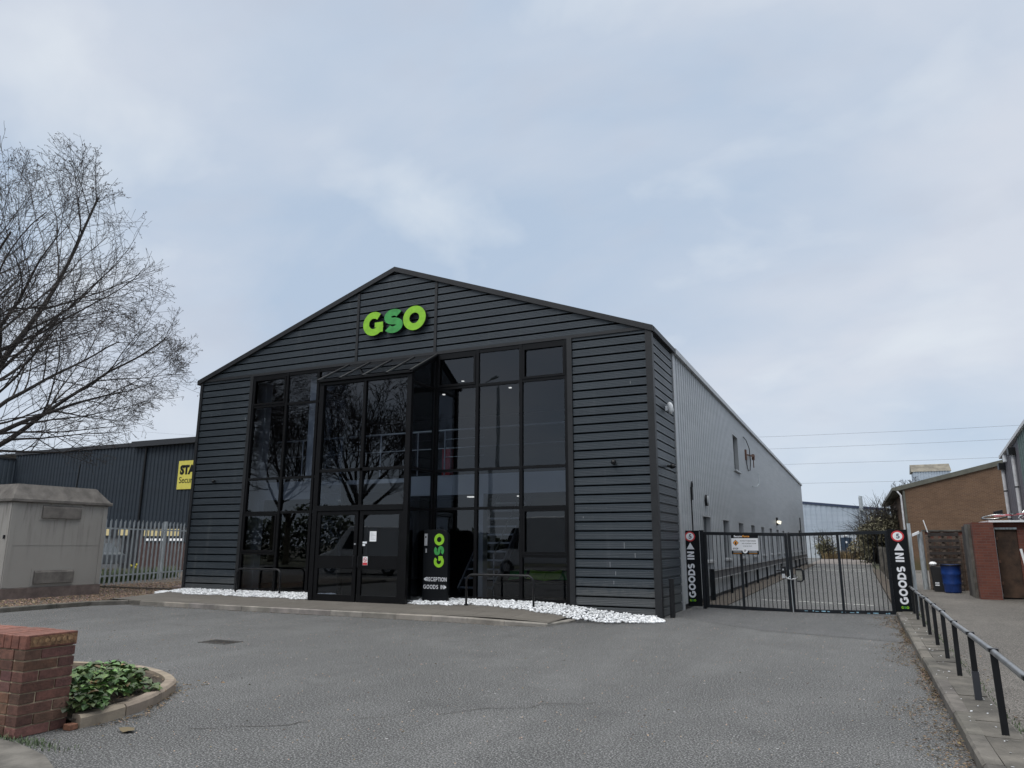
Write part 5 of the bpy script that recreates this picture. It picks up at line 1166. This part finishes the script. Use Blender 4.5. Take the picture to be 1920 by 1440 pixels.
m = MB(); m.prism([(28.35,71.9,9.2),(28.35,75.1,9.2),(28.35,73.5,10.1)], (-3.7,0,0)); m.build('roof', mat('lichen_roof', (.17,.155,.125), .9, var=.3, vscale=1.5), ru)

# bushes / trees
def foliage_blob(m, c, rx, ry, rz, n, s0, s1, rnd, dens=1.0, col=(1,1,1)):
    cl = [(Vector((rnd.gauss(0,.45), rnd.gauss(0,.45), rnd.gauss(0,.42))), rnd.uniform(.5,1.35)) for _ in range(26)]
    for _ in range(n):
        cc, tone = rnd.choice(cl); v = cc+Vector((rnd.gauss(0,.17), rnd.gauss(0,.17), rnd.gauss(0,.15)))
        if v.length > 1.15: continue
        p = Vector((c[0]+v.x*rx, c[1]+v.y*ry, max(.05, c[2]+v.z*rz))); s = rnd.uniform(s0, s1); a = Vector((rnd.gauss(0,1), rnd.gauss(0,1), rnd.gauss(0,1))).normalized(); b = a.cross(Vector((rnd.gauss(0,1), rnd.gauss(0,1), rnd.gauss(0,1)))).normalized()
        t = tone*rnd.uniform(.7,1.2); m.face([p-a*s, p-b*s*.5, p+a*s, p+b*s*.5], (col[0]*t, col[1]*t, col[2]*t))
def grow(m, p, d, L_, r0, lvl, maxl, rnd, env, kids, r_end=.005, up=.1, tips=None, sides=(8,6,5,4,3,3), wig=.16, curve=None, lr=(.45,.78)):
    lim = rnd.uniform(.66, 1.02) if lvl >= 2 else rnd.uniform(.72, .92)
    n = max(3, int(L_/(.45 if lvl < 2 else .22))); n = min(n, 16); pts = [p]; rs = [r0]; step = L_/n; dd = d.normalized(); dirs = [dd]
    re = max(r_end, r0*(.22 if lvl < 2 else .35))
    for i in range(n):
        g = Vector((rnd.gauss(0,wig), rnd.gauss(0,wig), rnd.gauss(0,wig*.8)+up)); dd = (dd+g*(.5 if lvl < 2 else .8)*min(1, step/.35)).normalized(); q = pts[-1]+dd*step
        if env is not None and env(q) > lim and i > 0: break
        pts.append(q); dirs.append(dd); rs.append(re+(r0-re)*(1-(i+1)/n)**1.35)
    if len(pts) < 2: return
    if len(pts) <= n:
        re = r_end; rs = [re+(r0-re)*(1-i/(len(pts)-1))**1.35 for i in range(len(pts))]
    m.tube(pts, rs, sides[min(lvl, 5)], lvl < 1)
    if lvl >= maxl:
        if tips is not None: tips.append((pts[-1], dirs[-1]))
        return
    k = kids[lvl]; T = (len(pts)-1)
    for j in range(k):
        t = (.22 if lvl == 0 else .15)+(.82-.0)*((j+rnd.uniform(.1,.9))/k); t = min(t, .985); fidx = t*T; i0 = min(int(fidx), T-1); q = pts[i0].lerp(pts[i0+1], fidx-i0); dv = dirs[i0]
        ax = dv.cross(Vector((rnd.gauss(0,1), rnd.gauss(0,1), rnd.gauss(0,1))))
        if ax.length < .01: continue
        nd = Matrix.Rotation(R(rnd.uniform(28,58)), 3, ax.normalized()) @ dv; rr = (rs[i0]*.52) if lvl < maxl-1 else max(r_end, rs[i0]*.45)
        grow(m, q, nd, L_*(1-t*.55)*rnd.uniform(*lr), min(rr, rs[i0]*.8), lvl+1, maxl, rnd, env, kids, r_end, up, tips, sides, wig, curve, lr)
def bare_tree(name, base, H, limbs, label, seed, env, kids, group=None, trunk_r=.28, trunk_h=2.6, r_end=.005, maxl=4, buds=True, up=.08):
    rnd = random.Random(seed); e = empty(name, base, label, 'tree', group); base = Vector(base)
    m = MB(); m.tube([base+Vector((0,0,-.1)), base+Vector((.02,0,.3)), base+Vector((.05,.03,trunk_h*.6)), base+Vector((0,0,trunk_h))], [trunk_r*1.35, trunk_r*1.05, trunk_r*.92, trunk_r*.9], 12); m.build('trunk', M['bark'], e, smooth=True)
    m = MB(); tips = []
    for (az, el, Ln, rr, zs) in limbs:
        d = Vector((math.cos(R(az))*math.cos(R(el)), math.sin(R(az))*math.cos(R(el)), math.sin(R(el)))); grow(m, base+Vector((0,0,zs)), d, Ln, rr, 0, maxl, rnd, env, kids, r_end, up, tips)
    m.build('branches', M['twig'], e)
    if buds:
        m = MB()
        for p, d in tips:
            for _ in range(3): dd = (d+Vector((rnd.gauss(0,.7), rnd.gauss(0,.7), rnd.gauss(0,.7)))).normalized(); s = rnd.uniform(.03,.06); b = dd.cross(Vector((rnd.gauss(0,1),rnd.gauss(0,1),1))).normalized(); m.face([p, p+dd*s*.5+b*s*.2, p+dd*s, p+dd*s*.5-b*s*.2])
        m.build('buds', M['bud'], e)
    return e
tb = Vector((-6.9,-4.2,.1)); tcn = Vector((-6.5,-4.0,7.4))
def env1(q):
    v = q-tcn; a = math.atan2(v.z, v.x); w_ = 1+.09*math.sin(a*5+1)+.07*math.sin(a*11+2)+.05*math.sin(a*23)
    return ((v.x/8.6)**2+(v.y/7)**2+((v.z)/(7.9 if v.z > 0 else 4.4))**2)/w_ if q.z > 2.9 else 9
limbs = [(28,48,10.5,.15,2.5),(5,62,11.0,.16,2.6),(60,78,11,.17,2.6),(-20,38,8.6,.12,2.4),(45,30,8.4,.11,2.3),(-45,58,9.0,.12,2.6),(90,50,8,.11,2.5),(150,55,8,.12,2.6),(210,50,7.5,.11,2.6),(270,50,8,.11,2.5),(8,17,7.6,.07,2.9),(20,35,9.5,.12,2.5)]
bare_tree('bare_tree', tb, 14, [(a_, b_, c_, d_*1.05, e_+.95) for a_, b_, c_, d_, e_ in limbs], 'large bare leafless tree behind the grey cabinet', 5, env1, (10,7,5,3), maxl=4, r_end=.0050, buds=True, up=.06, trunk_h=3.5)
# shrub at end of drive on the right
def shrub(name, c, rx, ry, rz, n, label, seed, twigs=60, group=None, tone=(1,1,1), s=(.08,.2)):
    rnd = random.Random(seed); e = empty(name, (c[0],c[1],0), label, 'shrub', group); m = MB(); foliage_blob(m, c, rx, ry, rz, n, s[0], s[1], rnd, col=tone); m.build('foliage', M['shrub_leaf'], e)
    m = MB()
    for _ in range(twigs):
        a = rnd.uniform(0,6.28); el = rnd.uniform(.2,1.4); d = Vector((math.cos(a)*math.cos(el), math.sin(a)*math.cos(el), math.sin(el))); L_ = 1.18*rnd.uniform(.8,1.1); p0 = Vector((c[0]+rnd.gauss(0,.3)*rx, c[1], .2)); p1 = Vector((c[0]+d.x*rx*L_, c[1]+d.y*ry*L_, c[2]+d.z*rz*L_))
        m.tube([p0, p0.lerp(p1,.5)+Vector((rnd.gauss(0,.2),0,rnd.gauss(0,.2))), p1], [.05,.03,.008], 4, False)
        for k in range(5): q = p0.lerp(p1, rnd.uniform(.6,1)); m.tube([q, q+(d+Vector((rnd.gauss(0,.6),rnd.gauss(0,.6),rnd.gauss(0,.5))))*.7], [.014,.005], 3, False)
    m.build('stems', M['twig'], e)
shrub('overgrown_shrub', (20.7,47,2.2), 1.75, 3.0, 2.35, 12000, 'dense olive shrub overhanging the drive before the brick building', 41, 110, s=(.06,.15))
shrub('overgrown_shrub', (20.2,60,2.2), 2.0, 3, 2.4, 7000, 'olive shrub behind the dense one at the drive end', 42, 60, s=(.07,.18))
shrub('low_shrub', (19.2,74,.9), 1.6, 1.5, 1.3, 3000, 'low brown shrub at the far warehouse door', 43, 30, tone=(1.3,1.1,.9), s=(.06,.14))
shrub('low_shrub', (15.4,77,1.2), 1.2, 1.2, 1.5, 1600, 'thin shrub at the silver wall far corner', 44, 30, tone=(1.2,1.2,1), s=(.06,.14))
bare_tree('small_bare_tree', (24.3,66,0), 9, [(a, e_, 3.4, .045, 4.0) for a, e_ in ((0,70),(60,60),(130,62),(200,66),(270,60),(330,58),(20,80))], 'small bare tree behind the brick roofline', 51, None, (6,5,4), trunk_r=.15, trunk_h=4.5, r_end=.012, maxl=3, buds=False, up=.12)
m = MB(); m.box((8,80,0),(30,80.4,.5)); 
def brush(rnd): return (rnd.uniform(15,21.5), rnd.uniform(75,80), .05)
weeds('scrub_weeds', 2500, brush, .3, 1.1, mat('dry_scrub', (.14,.10,.06), .9, tone=True), .02)
sheet('far_path', [(14.9,52,.006),(19.9,52,.006),(19.9,76,.006),(14.9,76,.006)], mat('far_path', (.15,.13,.118), .9, var=.2, vscale=1.2))
# power lines
for i, (zb, k) in enumerate(((17.35,.00033),(15.55,.00025),(13.15,.00025),(10.3,.00022))):
    m = MB(); m.tube([(x, 100, zb+k*(x-40)**2) for x in range(-230,231,20)], .013, 4, False)
    tag(m.build('power_line', M['black_matt']), ['topmost thin overhead cable crossing the sky', 'second thin overhead cable from the top', 'third thin overhead cable from the top', 'lowest thin overhead cable beside the silver wall'][i], 'cable', 'overhead cables')

# ------------------------------------------------------------------ across the road, seen in the glass
gd = empty('street_lamp', (1.4,-18.4,0), 'tall grey street lamp mirrored in the upper office glazing', 'lamp'); 
m = MB(); m.tube([(-2.8,-27,0),(-2.8,-27,1.4)], .11, 12); m.tube([(-2.8,-27,1.4),(-2.8,-27,12.0)], [.17,.10], 12); gd.location = (-2.8,-27,0); ORG[gd.name] = Vector((-2.8,-27,0)); m.build('column', M['galv'], gd)
m = MB(); m.tube([(-2.8,-27,12),(-2.6,-26.8,12.15),(-2.0,-26.4,12.2)], .035, 8); m.build('arm', M['galv'], gd); m = MB(); m.obox((-1.7,-26.2,12.22),(.32,.2,0),(-.07,.11,0),(0,0,.06)); m.build('lantern', M['galv'], gd, bevel=.03)
def env2(c, rr, h):
    return lambda q: ((q.x-c[0])/rr)**2+((q.y-c[1])/rr)**2+((q.z-h*.6)/(h*.46))**2
for i, (bx, by, h, sd2) in enumerate(((-14.8,-31,15,61),(-25,-32,15,62))):
    limbs = [(a*45+i*20, 38+(a*17) % 38, h*.66, .15, 3+.22*a) for a in range(8)]
    bare_tree('roadside_tree', (bx,by,.03), h, limbs, ['large bare tree across the road mirrored in the porch glass', 'bare tree across the road mirrored in the far left windows', 'bare tree across the road mirrored beside the street lamp'][i], sd2, env2((bx,by), h*.42, h), (9,7,5), 'bare trees across the road', .26, 4.4, .022, 3, False, .1)
def van(x, y, L_, H_, label, box):
    e = empty('parked_van', (x,y,0), label, 'van', 'white vans parked across the road'); yb_ = y-2.0
    if box: prof = [(0,.45),(0,H_),(L_-1.7,H_),(L_-1.65,H_-.35),(L_-.95,1.35),(L_-.1,1.15),(L_,.9),(L_,.4)]
    else: prof = [(0,.4),(.05,1.5),(.2,H_-.05),(L_-2.1,H_),(L_-1.1,1.3),(L_-.15,1.0),(L_,.75),(L_,.35)]
    x_ = x+L_; fx = lambda a: x_-a
    m = MB(); m.prism([(fx(a),y,b) for a, b in prof], (0,-2.0,0)); m.build('body', M['vanwhite'], e, bevel=.06)
    m = MB(); a = L_-1.6 if box else L_-2.6; zt_ = (H_-.5) if box else H_-.25; m.prism([(fx(a),y+.004,1.3),(fx(a),y+.004,zt_),(fx(a+.35),y+.004,zt_),(fx(a+.9),y+.004,1.32)], (0,.004,0)); m.build('side_window', M['vanglass'], e)
    for q in (.9, L_-.95): m = MB(); m.tube([(x+q,y+.02,.36),(x+q,y-.22,.36)], .35, 18); wh = m.build('wheel', M['rubber'], e); m = MB(); m.tube([(x+q,y+.03,.36),(x+q,y+.021,.36)], .2, 14); m.build('rim', M['steel'], wh)
    m = MB(); m.box((x-.03,y-.4,.8),(x+.02,y-.1,.98)); m.build('headlight', M['clear'], e)
    m = MB(); [m.box((x+1.9,y+.002,z),(x+L_-.1,y+.006,z+.02)) for z in ((1.0,2.0) if box else (1.05,))]; m.build('body_moulding', M['inwhite'], e)
van(.9,-19.4,6.4,2.9,'tall white box van mirrored in the right ground floor windows',True)
van(-8.0,-18.2,5.6,2.5,'low white van mirrored in the entrance doors',False)
hd = MB(); rnd = random.Random(71)
for _ in range(26000):
    x = rnd.uniform(-90,60); hh = 3.2+1.6*math.sin(x*.13)+.9*math.sin(x*.41+1); z = hh*rnd.random()**.7; p = Vector((x, -44+rnd.uniform(-1.5,1.5), z+.1)); s = rnd.uniform(.12,.35); a = Vector((rnd.gauss(0,1),rnd.gauss(0,1),rnd.gauss(0,1))).normalized(); b = a.cross(Vector((0,.3,1))).normalized(); t = rnd.uniform(.5,1.3); hd.face([p-a*s,p-b*s*.7,p+a*s,p+b*s*.7], (t,t,t))
tag(hd.build('tree_belt', M['foliage_dark']), 'distant evergreen tree belt beyond the road', 'trees', kind='stuff')
